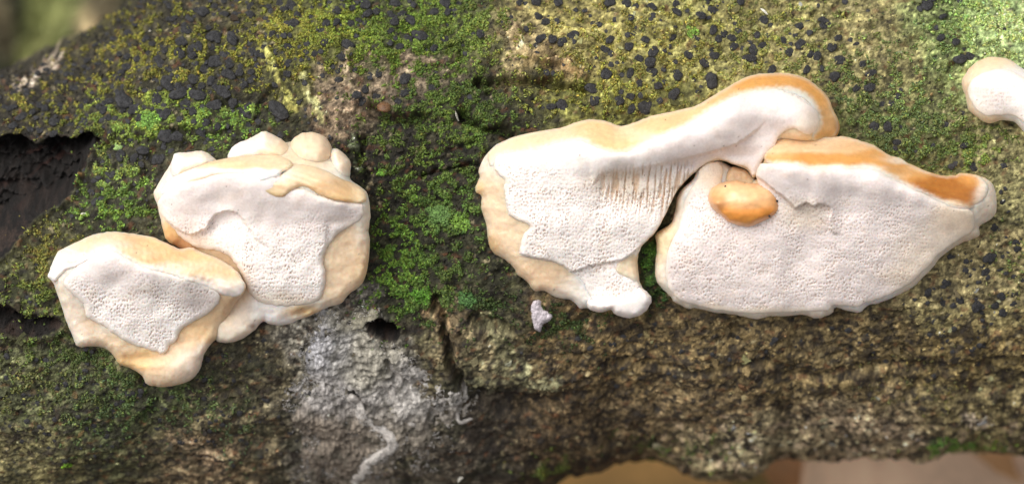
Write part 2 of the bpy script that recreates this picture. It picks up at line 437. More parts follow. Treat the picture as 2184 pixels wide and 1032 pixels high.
def bark_colour(px, py, inner):
    sh = px.shape; px = px.ravel(); py = py.ravel(); inner = inner.ravel()
    ay = arc_y(py)
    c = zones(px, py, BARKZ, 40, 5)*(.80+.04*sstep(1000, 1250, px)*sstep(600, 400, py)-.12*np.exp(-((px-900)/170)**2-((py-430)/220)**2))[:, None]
    n1 = fbm(px/60, ay/45, 201, 3); n2 = fbm(px/16, ay/13, 211, 3, .7); n3 = perlin(px/6, ay/5.5, 221)
    wx = px+14*perlin(px/16, ay/16, 271)+8*perlin(px/7, ay/7, 273); wy = py+14*perlin(px/16, ay/16, 272)+8*perlin(px/7, ay/7, 274)
    lines = [(RIDGES[i][0], RIDGES[i][1], k) for i, k in VEINS]+PALES
    for poly, hw, k in lines:
        m = near(px, py, poly)
        if m.any():
            t = sstep(hw*1.2, hw*.35, poly_sd(wx[m], wy[m], poly, False))*.85
            c[m] = c[m]*(1-t[:, None])+t[:, None]*lin(k)
    k = np.exp(.65*n1+.85*n2+.70*n3)
    c = c*k[:, None]
    mp, mc, _ = moss_field(px, py)
    film = np.clip(mp, 0, 1)*(.68+.35*n3)
    film = np.clip(film, 0, .85)[:, None]
    c = c*(1-film)+film*mc*np.exp(.4*n2)[:, None]
    pale = sstep(.50, .80, fbm(px/20, ay/14, 231, 2)+.35*n3)*sstep(-.2, .5, fbm(px/150, ay/120, 232, 2))
    c = c*(1-.6*pale[:, None])+.6*pale[:, None]*lin((180, 166, 132))
    brown = sstep(.40, .75, fbm(px/26, ay/18, 241, 2)+.2*n3)
    c = c*(1-.6*brown[:, None])+.6*brown[:, None]*lin((96, 62, 42))
    dark = sstep(.24, .46, fbm(px/22, ay/17, 251, 3)+.25*n3)
    lowr = np.clip(sstep(560, 700, py)*.5+.5, 0, 1)*(1-.65*sstep(1050, 1250, px)*sstep(560, 400, py))
    c = c*(1-(.88*dark*lowr)[:, None])+(.88*dark*lowr)[:, None]*lin((36, 32, 30))
    big = sstep(.12, .5, fbm(px/55, ay/38, 291, 4, .6))*sstep(560, 720, py)
    c = c*(1-.68*big[:, None])+.68*big[:, None]*lin((36, 30, 26))
    gb = sstep(-.05, .4, fbm(px/70, ay/55, 299, 3))*sstep(680, 800, py)*sstep(1180, 950, px)*(1-.7*np.exp(-((px-760)/150)**2-((py-820)/160)**2))
    c = c*(1-.6*gb[:, None])+.6*gb[:, None]*lin((40, 42, 31))
    pinkpale = sstep(.30, .65, fbm(px/34, ay/30, 295, 3, .6)+.2*n3)*sstep(840, 960, py)*sstep(1250, 1500, px)  # pinkish pale bark patches at the lower right
    c = c*(1-.6*pinkpale[:, None])+.6*pinkpale[:, None]*lin((186, 164, 142))
    f, r = worley(px/13+.4*n2, ay/11, 281)
    spk = sstep(.36, .22, f)*(r > .72-.17*sstep(640, 760, py))
    c = c*(1-.8*spk[:, None])+.8*spk[:, None]*lin((30, 27, 27))
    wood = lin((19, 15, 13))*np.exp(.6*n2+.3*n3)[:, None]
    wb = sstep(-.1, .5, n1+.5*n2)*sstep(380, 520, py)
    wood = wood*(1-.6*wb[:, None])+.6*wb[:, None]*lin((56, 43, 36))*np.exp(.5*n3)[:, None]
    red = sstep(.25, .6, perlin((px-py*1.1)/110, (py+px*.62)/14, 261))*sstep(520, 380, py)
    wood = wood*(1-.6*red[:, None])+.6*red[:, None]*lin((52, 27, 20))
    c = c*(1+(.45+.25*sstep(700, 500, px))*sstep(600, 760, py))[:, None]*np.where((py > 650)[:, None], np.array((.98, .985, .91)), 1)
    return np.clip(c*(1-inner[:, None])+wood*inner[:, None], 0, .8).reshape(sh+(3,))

# ---------------------------------------------------------------- ground, log, supports
gx = np.linspace(-3, 3, 61); gy = np.linspace(-3, 3, 61)
gx = np.sign(gx)*(np.abs(gx)/3)**2.2*3; gy = np.sign(gy)*(np.abs(gy)/3)**2.2*3
GX, GY = np.meshgrid(gx, gy)
def ground_z(x, y): return .006*fbm(np.asarray(x)/.12, np.asarray(y)/.12, 301, 3)
V = np.stack([GX, GY, ground_z(GX, GY)], -1).reshape(-1, 3)
I = np.arange(61*61).reshape(61, 61)
F = np.stack([I[:-1, :-1], I[:-1, 1:], I[1:, 1:], I[1:, :-1]], -1).reshape(-1, 4)
g = mesh_np('ground', V, F, M_SOIL); tag(g, 'dark brown soil under the leaf litter', 'ground', kind='structure')

log_root = empty('log', to_world(np.array([0, .010, -.033])))
tag(log_root, 'dead mossy branch with cracked bark carrying the cream bracket fungi', 'log')

def build_bark():
    u = np.concatenate([np.linspace(-.165, -.0635, 36)[:-1], np.arange(-.0635, .0635, .000155), np.linspace(.0635, .165, 36)])
    td = np.radians(np.concatenate([np.arange(-97, 66, .265), np.linspace(66, 263, 44)[1:-1]]))
    U, T = np.meshgrid(u, td, indexing='ij')
    vc, r, d = log_section(U)
    v = vc+r*np.sin(T); w = -d+d*np.cos(T)
    N = np.stack([0*T, np.sin(T)*d, np.cos(T)*r], -1); N /= np.linalg.norm(N, axis=-1, keepdims=True)
    px, py = project(U, v, w)
    back = np.cos(T) < -.05
    arc = np.where(back, 1500+T*600, py)          # the hidden back gets its own relief coordinate
    h, inner, sink = relief(px.ravel(), arc.ravel())
    h = h.reshape(U.shape); inner = inner.reshape(U.shape)
    P = np.stack([U, v, w], -1)+N*(h*MM)[..., None]+sink.reshape(U.shape)[..., None]*SINK
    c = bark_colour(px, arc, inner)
    nu, ntd = U.shape
    I = np.arange(nu*ntd).reshape(nu, ntd)
    J = np.roll(I, -1, axis=1)
    F = np.stack([I[:-1], I[1:], J[1:], J[:-1]], -1).reshape(-1, 4)
    mesh_np('bark', to_world(P.reshape(-1, 3)), F, M_BARK, log_root, c.reshape(-1, 3))
    for e, s in ((0, 1), (-1, -1)):
        ring = P[e]; ctr = ring.mean(0)
        ringv = np.concatenate([ring*.999+ctr*.001, ring*.5+ctr*.5+np.array([s*.002, 0, 0]), ctr[None]+np.array([s*.001, 0, 0])])
        n = len(ring); a = np.arange(n); b = np.roll(a, -1)
        q = np.stack([a, b, b+n, a+n], -1); t = np.stack([a+n, b+n, np.full(n, 2*n)], -1)
        if s < 0: q = q[:, ::-1]; t = t[:, ::-1]
        mesh_np('end_grain', to_world(ringv), [q, t], M_WOOD, log_root)
build_bark()

def lump(name, center, rad, mat, colfun, parent=None, seed=0, nu=64, nv=40, amp=.12, fl=2.0):
    th = np.linspace(0, 2*math.pi, nu, endpoint=False); ph = np.linspace(-math.pi/2+.02, math.pi/2-.02, nv)
    TH, PH = np.meshgrid(th, ph, indexing='ij')
    d = np.stack([np.cos(PH)*np.cos(TH), np.cos(PH)*np.sin(TH), np.sin(PH)], -1)
    k = 1+amp*(fbm(d[..., 0]*fl+5, d[..., 1]*fl+d[..., 2]*fl*.7, seed, 4)+.8*perlin(d[..., 2]*fl+9, d[..., 0]*fl*1.1, seed+5))
    P = np.array(center)+d*np.array(rad)*k[..., None]
    I = np.arange(nu*nv).reshape(nu, nv); J = np.roll(I, -1, 0)
    F = np.stack([I[:, :-1], J[:, :-1], J[:, 1:], I[:, 1:]], -1).reshape(-1, 4)
    c = colfun(d, k) if colfun else None
    Pf = P.reshape(-1, 3)
    cap = [I[::-1, 0][None, :], I[:, -1][None, :]]
    return mesh_np(name, Pf, [F]+cap, mat, parent, None if c is None else c.reshape(-1, 3))

def stone_col(seed, moss=.0):
    def f(d, k):
        n = fbm(d[..., 0]*5+d[..., 2]*3, d[..., 1]*5-d[..., 2]*4, seed+3, 4)
        g = sstep(-.1+moss, .25+moss, n)
        c = lin((196, 178, 138))*np.ones(d.shape)*np.exp(.3*n)[..., None]
        c = c*(1-g[..., None])+g[..., None]*lin((96, 112, 52))
        dk = sstep(.25, .5, fbm(d[..., 0]*7+4, d[..., 1]*7+d[..., 2]*6, seed+9, 3))
        return c*(1-.9*dk[..., None])+.9*dk[..., None]*lin((42, 46, 30))
    return f
for x, rx, lab in ((-.125, .036, 'mossy tan stone propping the thin end of the branch'), (.135, .040, 'mossy tan stone propping the thick end of the branch')):
    vc, r, d = log_section(np.array(x))
    bot = to_world(np.array([x, vc, -d]))
    zlow = bot[2]-r*.98
    s = lump('prop_stone', (x, bot[1], zlow*.42), (rx, .045, zlow*.62), M_STONE, stone_col(500), seed=int(40+x*100), amp=.08)
    tag(s, lab, 'stone')

# block of mossy dead wood behind the thin end (out of focus in the corner)
def wood_col(d, k):
    n = fbm(d[..., 0]*16, d[..., 2]*16+d[..., 1]*7, 611, 4)
    c = lin((232, 206, 158))*np.ones(d.shape)*np.exp(.3*n)[..., None]
    g = sstep(-.25, .1, fbm(d[..., 0]*6+7, d[..., 2]*6-d[..., 1]*4, 617, 3)-1.6*(d[..., 0]-.30))
    c = c*(1-.85*g[..., None])+.85*g[..., None]*lin((74, 98, 34))
    dk = sstep(-.16, .10, .25*(.25-d[..., 0])+ fbm(d[..., 0]*7+3, d[..., 2]*7-d[..., 1]*5, 633, 3))
    return c*(1-.9*dk[..., None])+.9*dk[..., None]*lin((36, 38, 28))
bw = lump('stump', (-.072, .100, .030), (.048, .040, .062), M_STONE, wood_col, seed=71, nu=110, nv=70, amp=.10, fl=2.4)
tag(bw, 'pale rotten stump blotched with green moss behind the branch', 'stump')

# ---------------------------------------------------------------- slab builder for fungus tissue
def tongue(cap, body, d=11):
    """push the lower border of a cap strip under the pore sheet; the border on the outline stays"""
    C = np.array(cap, float); out = smooth_poly(body, 4)
    e = np.abs(poly_sd(C[:, 0], C[:, 1], out))
    t = np.roll(C, -1, 0)-np.roll(C, 1, 0); n = np.stack([t[:, 1], -t[:, 0]], -1); n /= np.linalg.norm(n, axis=1, keepdims=True)
    q = C+n*2
    if np.mean(poly_sd(q[:, 0], q[:, 1], C) > 0) > .5: n = -n
    return (C+n*(d*sstep(5, 12, e))[:, None]).tolist()

def soften(col, x, y, pp, s=None):
    if s is not None:
        q = (.4*sstep(8, 0, s))[:, None]; col = col*(1-q)+q*PALEC*.92
    w = (.75*sstep(-12, 2, poly_sd(x, y, pp)+3*perlin(x/7, y/7, 66)))[:, None]
    return col*(1-w)+w*(PALEC*.6+WHITE*.4)

def sunk(poly, amt=.4):
    P = smooth_poly(poly, 3)
    def f(x, y):
        return -amt*sstep(6, 18, poly_sd(x, y, P))
    return f

def slab(name, poly, hfun, mat, colfun, parent, g=3.0, ew=14, edge=1.5, wob=1.2, skirt=None, n=4, tuck=7, seed=0):
    """a lump of tissue outlined on the log; hfun gives mm above the smooth log; it is closed down into the log (or 'skirt' mm deep)"""
    P = smooth_poly(poly, n)
    if wob:
        t = np.arange(len(P))
        P = P+wob*np.stack([perlin(P[:, 0]/9, P[:, 1]/9, 700+seed), perlin(P[:, 0]/9, P[:, 1]/9, 750+seed)], -1)
    lo = P.min(0)-2*g; hi = P.max(0)+2*g
    xs = np.arange(lo[0], hi[0], g); ys = np.arange(lo[1], hi[1], g)
    X, Y = np.meshgrid(xs, ys, indexing='ij')
    sd, nx, ny = poly_sd(X, Y, P, True, True)
    ins = sd > 0
    keep = ins[:-1, :-1] | ins[1:, :-1] | ins[1:, 1:] | ins[:-1, 1:]
    X = np.where(ins, X, nx); Y = np.where(ins, Y, ny); sd = np.where(ins, sd, 0)
    I = np.arange(X.size).reshape(X.shape)
    F = np.stack([I[:-1, :-1], I[:-1, 1:], I[1:, 1:], I[1:, :-1]], -1)[keep]
    used = np.unique(F); remap = np.full(X.size, -1); remap[used] = np.arange(len(used)); F = remap[F]
    x = X.ravel()[used]; y = Y.ravel()[used]; sd = sd.ravel()[used]
    t = np.clip(sd/(ew*(1+(.5 if ew < 24 else .1)*perlin(x/28, y/28, 790+seed)+(.2 if ew < 24 else 0)*perlin(x/11, y/11, 791+seed))), 0, 1)
    if callable(edge): edge = edge(x, y)
    H = hfun(x, y, sd)-edge*(1-np.sqrt(np.clip(1-(1-t)**2, 0, 1)))
    base, _ = on_log(x, y)
    w = base[:, 2]+H*MM
    L = pix(x, y, w)
    col = colfun(x, y, sd)
    # boundary loop -> side wall
    E = np.concatenate([F[:, [0, 1]], F[:, [1, 2]], F[:, [2, 3]], F[:, [3, 0]]])
    key = E[:, 0].astype(np.int64)*len(used)+E[:, 1]; rkey = E[:, 1].astype(np.int64)*len(used)+E[:, 0]
    bd = E[~np.isin(key, rkey)]
    bv = np.unique(bd); bi = np.full(len(used), -1); bi[bv] = np.arange(len(bv))
    # inward direction from the boundary edges
    nn = np.zeros((len(bv), 2))
    ed = np.stack([x[bd[:, 1]]-x[bd[:, 0]], y[bd[:, 1]]-y[bd[:, 0]]], -1)
    pr = np.stack([ed[:, 1], -ed[:, 0]], -1)
    for j in (0, 1): np.add.at(nn, bi[bd[:, j]], pr)
    nn /= np.linalg.norm(nn, axis=1, keepdims=True)+1e-9
    test = poly_sd(x[bv]+nn[:, 0]*2, y[bv]+nn[:, 1]*2, P)
    if np.mean(test > 0) < .5: nn = -nn
    rings = []; wb = w[bv]
    bot = base[bv, 2]-1.6*MM if skirt is None else wb-skirt*MM
    bot = np.minimum(bot, wb-.2*MM)
    for f, tk in ((.35, .15), (.7, .5), (1.0, 1.0)):
        rings.append(pix(x[bv]+nn[:, 0]*tuck*tk, y[bv]+nn[:, 1]*tuck*tk, wb*(1-f)+bot*f))
    nv = len(used); nb = len(bv)
    Vs = [L]+rings; Cs = [col]+[col[bv]]*3
    Fq = [F]
    a, b = bd[:, 0], bd[:, 1]; ia, ib = bi[a], bi[b]
    Fq.append(np.stack([b, a, nv+ia, nv+ib], -1))
    for q in range(2):
        o1 = nv+q*nb; o2 = nv+(q+1)*nb
        Fq.append(np.stack([o1+ib, o1+ia, o2+ia, o2+ib], -1))
    # orient the faces outward (camera side)
    allF = np.concatenate(Fq)[:, ::-1] if True else None
    return mesh_np(name, to_world(np.concatenate(Vs)), allF, mat, parent, np.concatenate(Cs))

def thing_at(name, px, py, label, cat, group=None):
    P, N = on_log(np.array([px], float), np.array([py], float))
    o = empty(name, to_world(P)[0])
    return tag(o, label, cat, group)

# fungus colours (linear); pinkish white is greyed to carry shade on tilted pores
WHITE = np.array((.90, .835, .80)); PINKSHADE = np.array((.81, .725, .70)); CREAM = np.array((.80, .615, .43)); PALEC = np.array((.85, .73, .61))
OCHRE = np.array((.79, .49, .20)); DEEP = np.array((.38, .14, .019)); TAN = np.array((.74, .52, .33)); RUST = np.array((.62, .33, .16)); HOLEC = np.array((.36, .235, .16))

CAPC = np.array((.80, .595, .39)); CAPO = np.array((.64, .31, .082)); CAPP = np.array((.78, .51, .265))
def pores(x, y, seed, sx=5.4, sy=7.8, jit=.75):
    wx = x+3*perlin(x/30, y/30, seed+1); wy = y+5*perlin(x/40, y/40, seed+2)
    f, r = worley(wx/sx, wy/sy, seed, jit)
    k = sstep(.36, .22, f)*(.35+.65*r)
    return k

def stain(col, x, y, seed):
    """uneven pigment, faint blotches and grit on the flesh"""
    c = col*np.exp(.05*fbm(x/40, y/40, seed+60, 3)+.04*perlin(x/8, y/8, seed+63))[:, None]
    b = (.22*sstep(.35, .8, fbm(x/60, y/50, seed+66, 3)))[:, None]
    c = c*(1-b)+b*c*np.array((.96, .86, .72))
    f, r = worley(x/34, y/34, seed+69, 1.0)
    g = (sstep(.055, .02, f)*(r > .80))[:, None]
    return c*(1-.8*g)+.8*g*np.array((.16, .09, .05))

def pore_layer(hb, thick, ps, seed, Z, tears=(), stripes=None, sm=None):
    """returns height and colour functions for a sheet of pores lying on the body hb"""
    def amount(x, y):
        return ps(x, y) if callable(ps) else ps+0*x
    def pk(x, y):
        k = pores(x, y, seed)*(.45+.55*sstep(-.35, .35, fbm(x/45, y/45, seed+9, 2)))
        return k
    def fl(x, y):
        m = stripes(x, y)
        q = perlin((x+.10*y)/5.0, y/60, seed+31)+.5*perlin((x+.10*y)/3.2, y/40, seed+33)
        return m*sstep(.0, .45, q)
    def h(x, y, sd):
        a = amount(x, y)*sstep(2, 14, sd)
        z = hb(x, y)+(thick(x, y) if callable(thick) else thick)
        z = z-.15*a*pk(x, y)+.012*perlin(x/7, y/7, seed+3)+.10*perlin(x/30, y/26, seed+4)
        if stripes is not None: z = z-.5*fl(x, y)
        return z
    def c(x, y, sd):
        col = zones(x, y, Z, 10, seed+5, 1.2)
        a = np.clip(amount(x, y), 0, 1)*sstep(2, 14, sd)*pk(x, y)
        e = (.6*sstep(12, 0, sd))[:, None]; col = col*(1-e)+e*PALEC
        col = col*(1-.74*a[:, None])+.74*a[:, None]*HOLEC  # pore holes coloured darker; their relief stays shallow
        if stripes is not None:
            q = .55*fl(x, y)[:, None]; col = col*(1-q)+q*TAN*.95
        return stain(col, x, y, seed)
    return h, c

def ledge(poly, amt, feather=4, tail=None):
    P = smooth_poly(poly, 4)
    def f(x, y):
        o = np.zeros(np.shape(x)); m = near(x, y, P, 10)
        if m.any():
            xx = x[m]+2.0*perlin(x[m]/7, y[m]/7, 61); yy = y[m]+2.0*perlin(x[m]/7, y[m]/7, 62)
            o[m] = amt*sstep(-feather*.5, feather*.5, poly_sd(xx, yy, P))
            if tail is not None: o[m] *= tail(x[m], y[m])
        return o
    return f

GRP = 'cream bracket fungi on the branch'
# ================= bracket 1: leaf-shaped, lower of the left pair
f1 = thing_at('bracket_fungus', 300, 670, 'leaf shaped cream bracket fungus, lower one of the joined pair beside the bark cavity', 'fungus', GRP)
B1 = [(103, 590), (106, 576), (112, 560), (124, 537), (147, 524), (182, 507), (205, 499), (237, 494), (266, 496), (301, 501), (330, 507), (365, 523), (385, 531), (408, 527),
      (430, 538), (470, 553), (501, 574), (517, 594), (524, 610), (518, 628), (500, 650), (480, 690), (466, 716), (456, 728), (445, 740), (435, 757), (427, 786), (411, 807), (385, 819), (347, 824),
      (315, 820), (302, 800), (281, 786), (254, 776), (240, 756), (225, 743), (202, 738), (167, 739), (156, 720), (144, 691), (129, 648), (115, 606)]
h1 = rbf([(150, 565, 5), (200, 540, 6.3), (235, 530, 7), (280, 552, 7.3), (320, 573, 7.5), (400, 592, 7.5), (480, 612, 7.2), (515, 612, 6.6), (205, 500, 3.2), (300, 503, 3.8), (400, 530, 4.8), (500, 578, 5.6),
          (250, 600, 5.6), (250, 650, 4.2), (350, 640, 4.9), (350, 680, 3.9), (430, 650, 4.3), (200, 690, 2.2), (300, 745, 2.2), (360, 752, 2.4), (167, 739, 1.9), (254, 775, 2.0), (347, 823, 2.6),
          (410, 800, 3.2), (440, 740, 3.4), (385, 775, 4.0), (330, 780, 2.9), (115, 595, 4.2), (140, 690, 2.2), (180, 715, 2.4), (470, 690, 2.6), (280, 760, 2.2)])
Z1 = [(160, 700, 40, 60, PALEC), (200, 530, 90, 30, PALEC), (135, 640, 30, 60, PALEC), (230, 740, 40, 20, CREAM), (290, 768, 40, 16, OCHRE*.9+.08), (340, 770, 30, 16, TAN), (380, 735, 30, 24, TAN), (360, 810, 60, 30, CREAM),
      (410, 780, 40, 40, PALEC*.96), (425, 705, 35, 25, OCHRE*.5+CREAM*.5), (460, 680, 30, 30, TAN), (190, 680, 16, 30, TAN), (470, 700, 20, 20, CREAM), (110, 580, 20, 20, WHITE)]
PP1 = [(137, 597), (160, 572), (182, 552), (205, 534), (234, 530), (254, 539), (281, 556), (313, 571), (359, 584), (394, 592), (429, 604), (464, 622), (468, 640), (449, 665), (420, 682), (387, 703),
     (376, 726), (362, 736), (350, 754), (327, 748), (283, 734), (243, 711), (220, 694), (187, 678), (178, 650), (158, 630), (140, 613)]
sunk1 = sunk(PP1); SP1 = smooth_poly(PP1, 3)
slab('flesh', B1, lambda x, y, s: h1(x, y)+sunk1(x, y)+.10*perlin(x/22, y/18, 41)+.05*perlin(x/8, y/8, 42)-.5*np.exp(-(((x-292)/45)**2+((y-765)/12)**2)), M_FLESH,
     lambda x, y, s: stain(zones(x, y, Z1, 10, 43, 1.2), x, y, 43), f1, g=3, ew=20, edge=1.7)
C1 = [(107, 577), (113, 560), (124, 538), (147, 525), (182, 508), (205, 500), (237, 495), (266, 497), (301, 502), (330, 508), (365, 524), (385, 532), (408, 528), (430, 539), (470, 554), (501, 575), (517, 595),
      (522, 612), (505, 622), (464, 614), (429, 600), (394, 588), (359, 580), (313, 566), (281, 548), (254, 532), (234, 524), (205, 527), (182, 544), (150, 560), (128, 566)]
ZC1 = [(130, 550, 30, 25, PALEC), (200, 512, 60, 16, CAPC), (280, 520, 50, 16, CAPP), (350, 545, 50, 14, CAPP*.9), (430, 570, 50, 14, CAPC), (380, 570, 60, 10, CAPC), (470, 592, 40, 16, CAPP*.6+CAPC*.4), (430, 548, 40, 10, CAPP),
       (240, 522, 30, 10, WHITE), (510, 615, 20, 14, WHITE), (440, 602, 60, 8, WHITE), (330, 573, 50, 8, WHITE), (490, 618, 30, 8, WHITE), (300, 535, 30, 10, CAPC)]
slab('cap', tongue(C1, B1), lambda x, y, s: h1(x, y)+.16+.12*perlin(x/60+y/40, (y-.35*x)/11, 45)+.08*perlin(x/9, y/9, 46), M_FLESH,
     lambda x, y, s: soften(stain(zones(x, y, ZC1, 9, 47, .85), x, y, 47), x, y, SP1, s), f1, g=2.6, ew=10, edge=.25, skirt=1.2)
PZ1 = [(150, 590, 40, 20, WHITE), (250, 580, 90, 40, PINKSHADE), (300, 660, 120, 60, WHITE*1.06), (420, 640, 40, 30, PINKSHADE*1.03), (190, 650, 30, 30, WHITE)]  # greyer top and brighter lower part paint in the shading of the curve
t1 = lambda x, y: .26+.42*sstep(625, 700, y)
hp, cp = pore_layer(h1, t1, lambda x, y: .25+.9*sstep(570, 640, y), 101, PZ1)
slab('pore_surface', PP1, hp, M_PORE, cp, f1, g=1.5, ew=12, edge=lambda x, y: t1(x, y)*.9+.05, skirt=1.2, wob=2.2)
slab('rim', [(102, 590), (106, 578), (116, 566), (140, 561), (160, 560), (178, 551), (200, 538), (212, 534), (206, 541), (186, 556), (160, 569), (140, 576), (126, 590), (117, 600)],
     lambda x, y, s: h1(x, y)+.5+.12*perlin(x/8, y/8, 48), M_PORE, lambda x, y, s: np.tile(WHITE*1.02, (len(x), 1)), f1, g=2, ew=8, edge=.5, skirt=1.2)

# ================= bracket 2: rounded with bumps, upper of the left pair
f2 = thing_at('bracket_fungus', 570, 520, 'rounded lumpy cream bracket fungus with smooth round bumps, upper of the joined pair', 'fungus', GRP)
B2 = [(328, 412), (340, 388), (362, 352), (372, 340), (400, 336), (430, 338), (458, 345), (487, 338), (510, 318), (540, 306), (575, 300), (603, 304), (640, 300), (687, 302), (715, 325), (738, 350), (746, 378), (752, 387), (774, 402),
      (786, 420), (790, 463), (786, 493), (789, 520), (785, 567), (772, 605), (743, 628), (728, 646), (699, 655), (670, 669), (635, 683), (606, 693), (577, 691), (560, 686), (545, 702), (516, 723), (490, 730), (463, 727),
      (450, 700), (440, 650), (430, 600), (400, 545), (372, 524), (353, 508), (343, 470), (336, 438)]
h2b = rbf([(335, 415, 4), (350, 400, 4.8), (400, 385, 6.2), (480, 362, 7.4), (560, 368, 8.2), (600, 390, 8.3), (660, 405, 8.3), (730, 430, 7.6), (775, 430, 6.2), (400, 345, 4), (520, 325, 5.3), (600, 325, 5.4), (660, 330, 5.3), (720, 355, 5.1),
           (575, 302, 3), (760, 400, 5), (400, 450, 4.6), (470, 425, 5.2), (560, 470, 5.6), (650, 480, 6), (740, 470, 5.4), (450, 530, 3.2), (560, 560, 4.2), (650, 560, 4.4), (620, 630, 3.4), (540, 640, 3), (580, 688, 2.6), (700, 652, 3),
           (780, 560, 3.4), (740, 560, 3.8), (490, 725, 2.6), (460, 690, 2.2), (500, 690, 2.8), (350, 500, 2.8), (375, 522, 1.6), (420, 560, 1.6), (345, 450, 3.6), (640, 670, 2.6), (745, 610, 3.2)])
up2 = ledge([(330, 420), (342, 462), (352, 468), (374, 487), (395, 498), (410, 501), (428, 492), (440, 487), (455, 462), (478, 451), (498, 452), (512, 460), (530, 486), (560, 520), (620, 540), (700, 520), (770, 470), (790, 400), (700, 300), (400, 320)], 1.3, 5,
            lambda x, y: sstep(640, 470, x+.4*np.clip(y-430, 0, 999)))
def h2(x, y): return h2b(x, y)+up2(x, y)
Z2 = [(345, 430, 20, 40, PALEC), (360, 500, 25, 22, OCHRE*.85+.05), (385, 522, 20, 14, RUST*.8), (400, 345, 50, 20, PALEC), (520, 320, 40, 20, PALEC), (660, 320, 80, 30, CREAM*.97), (730, 365, 30, 30, PALEC), (775, 470, 30, 60, PALEC),
      (740, 500, 24, 20, TAN*.5+CREAM*.5), (735, 555, 40, 40, CREAM), (768, 560, 30, 40, OCHRE*.35+CREAM*.65), (725, 630, 40, 30, CREAM), (690, 650, 40, 14, PALEC), (645, 664, 40, 9, OCHRE*.9), (590, 675, 50, 20, WHITE*.98),
      (500, 700, 50, 30, PALEC), (470, 670, 40, 26, TAN), (440, 620, 30, 40, TAN), (480, 575, 40, 30, TAN*.8), (536, 692, 6, 6, DEEP*.6)]
PP2 = [(337, 432), (352, 412), (390, 394), (426, 383), (478, 370), (540, 368), (590, 366), (602, 378), (612, 400), (643, 402), (678, 417), (731, 431), (772, 434), (773, 463), (748, 481), (719, 501), (702, 522),
     (690, 553), (695, 590), (690, 622), (672, 645), (623, 652), (580, 650), (550, 642), (530, 622), (520, 595), (508, 570), (490, 548), (464, 535), (430, 530), (405, 520), (385, 505), (372, 490), (350, 466), (340, 446)]
sunk2 = sunk(PP2)
slab('flesh', B2, lambda x, y, s: h2b(x, y)+sunk2(x, y)+.12*perlin(x/26, y/22, 51)+.05*perlin(x/8, y/8, 52)-.8*np.exp(-(((x-648)/30)**2+((y-664-(x-648)*-.35)/7)**2)), M_FLESH,
     lambda x, y, s: stain(zones(x, y, Z2, 9, 53, 1.2), x, y, 53), f2, g=3, ew=22, edge=1.7)
PZ2 = [(400, 440, 60, 50, PINKSHADE), (620, 450, 120, 40, PINKSHADE), (560, 560, 120, 80, WHITE), (480, 480, 40, 30, WHITE), (520, 600, 20, 40, CREAM*.5+WHITE*.5), (430, 510, 30, 14, CREAM*.6+WHITE*.4), (600, 640, 60, 12, PALEC)]
t2 = lambda x, y: .30+.55*sstep(450, 520, y)*sstep(705, 690, x)*sstep(660, 600, y)+.35*sstep(470, 490, y)*sstep(690, 720, x)
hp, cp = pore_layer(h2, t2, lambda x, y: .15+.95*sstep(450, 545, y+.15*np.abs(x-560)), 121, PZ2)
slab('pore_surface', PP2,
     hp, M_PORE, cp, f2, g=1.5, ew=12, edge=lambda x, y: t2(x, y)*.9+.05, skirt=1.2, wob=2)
# folds of the cap margin
ZF = [(420, 375, 40, 12, PALEC), (500, 355, 60, 8, CAPP*.6+CAPC*.4), (560, 350, 60, 10, CAPC), (480, 367, 60, 6, WHITE), (600, 345, 20, 12, CAPC), (580, 372, 30, 6, WHITE), (370, 398, 30, 14, WHITE)]
slab('cap_fold', [(345, 405), (366, 380), (390, 362), (425, 352), (470, 340), (520, 332), (580, 330), (612, 338), (624, 350), (618, 362), (602, 366), (594, 378), (570, 386), (552, 390), (548, 383), (520, 376), (470, 374), (426, 386), (385, 402), (352, 418)],
     lambda x, y, s: h2b(x, y)+1.05+.15*perlin(x/70, (y+.12*x)/10, 55), M_FLESH, lambda x, y, s: stain(zones(x, y, ZF, 7, 56, .9), x, y, 56), f2, g=2.4, ew=13, edge=.8, skirt=2.0)
ZG = [(570, 408, 25, 12, CAPP), (600, 398, 30, 10, CAPC), (640, 388, 25, 10, CAPC), (690, 405, 35, 12, CAPP*.8+.04), (735, 418, 25, 12, CAPP), (765, 415, 15, 16, CAPC), (575, 425, 18, 6, WHITE), (660, 372, 40, 14, CAPC), (615, 372, 20, 10, PALEC)]
slab('cap_fold', [(544, 418), (547, 400), (556, 391), (590, 382), (606, 366), (622, 352), (650, 352), (690, 362), (730, 382), (757, 392), (776, 406), (782, 424), (768, 434), (731, 430), (700, 424), (678, 415), (660, 402), (640, 397), (622, 410), (600, 424), (565, 428), (550, 428)],
     lambda x, y, s: h2b(x, y)+.75+.15*perlin((x-y)/60, (y-.3*x)/11, 57), M_FLESH, lambda x, y, s: stain(zones(x, y, ZG, 7, 58, .9), x, y, 58), f2, g=2.4, ew=15, edge=.75, skirt=1.8)
def dome(name, poly, hmax, base, ew, Z, parent, seed, mat=None, g=2.4):
    return slab(name, poly, lambda x, y, s: hmax+.07*perlin(x/24, y/24, seed)+.02*perlin(x/8, y/8, seed+1), mat or M_FLESH, lambda x, y, s: zones(x, y, Z, 6, seed+2, 1.3), parent, g=g, ew=ew, edge=base, n=5)
dome('bump', [(616, 318), (622, 300), (640, 286), (661, 282), (684, 287), (702, 303), (709, 325), (705, 346), (690, 362), (660, 368), (632, 358), (618, 340)], 6.6, 3.6, 46, [(662, 325, 60, 60, CREAM*.97), (663, 340, 20, 20, PALEC)], f2, 60)
dome('bump', [(700, 330), (714, 316), (734, 328), (748, 347), (746, 376), (740, 392), (716, 386), (698, 366)], 5.6, 2.6, 30, [(722, 350, 30, 40, PALEC*.96), (735, 335, 20, 20, CREAM)], f2, 63)
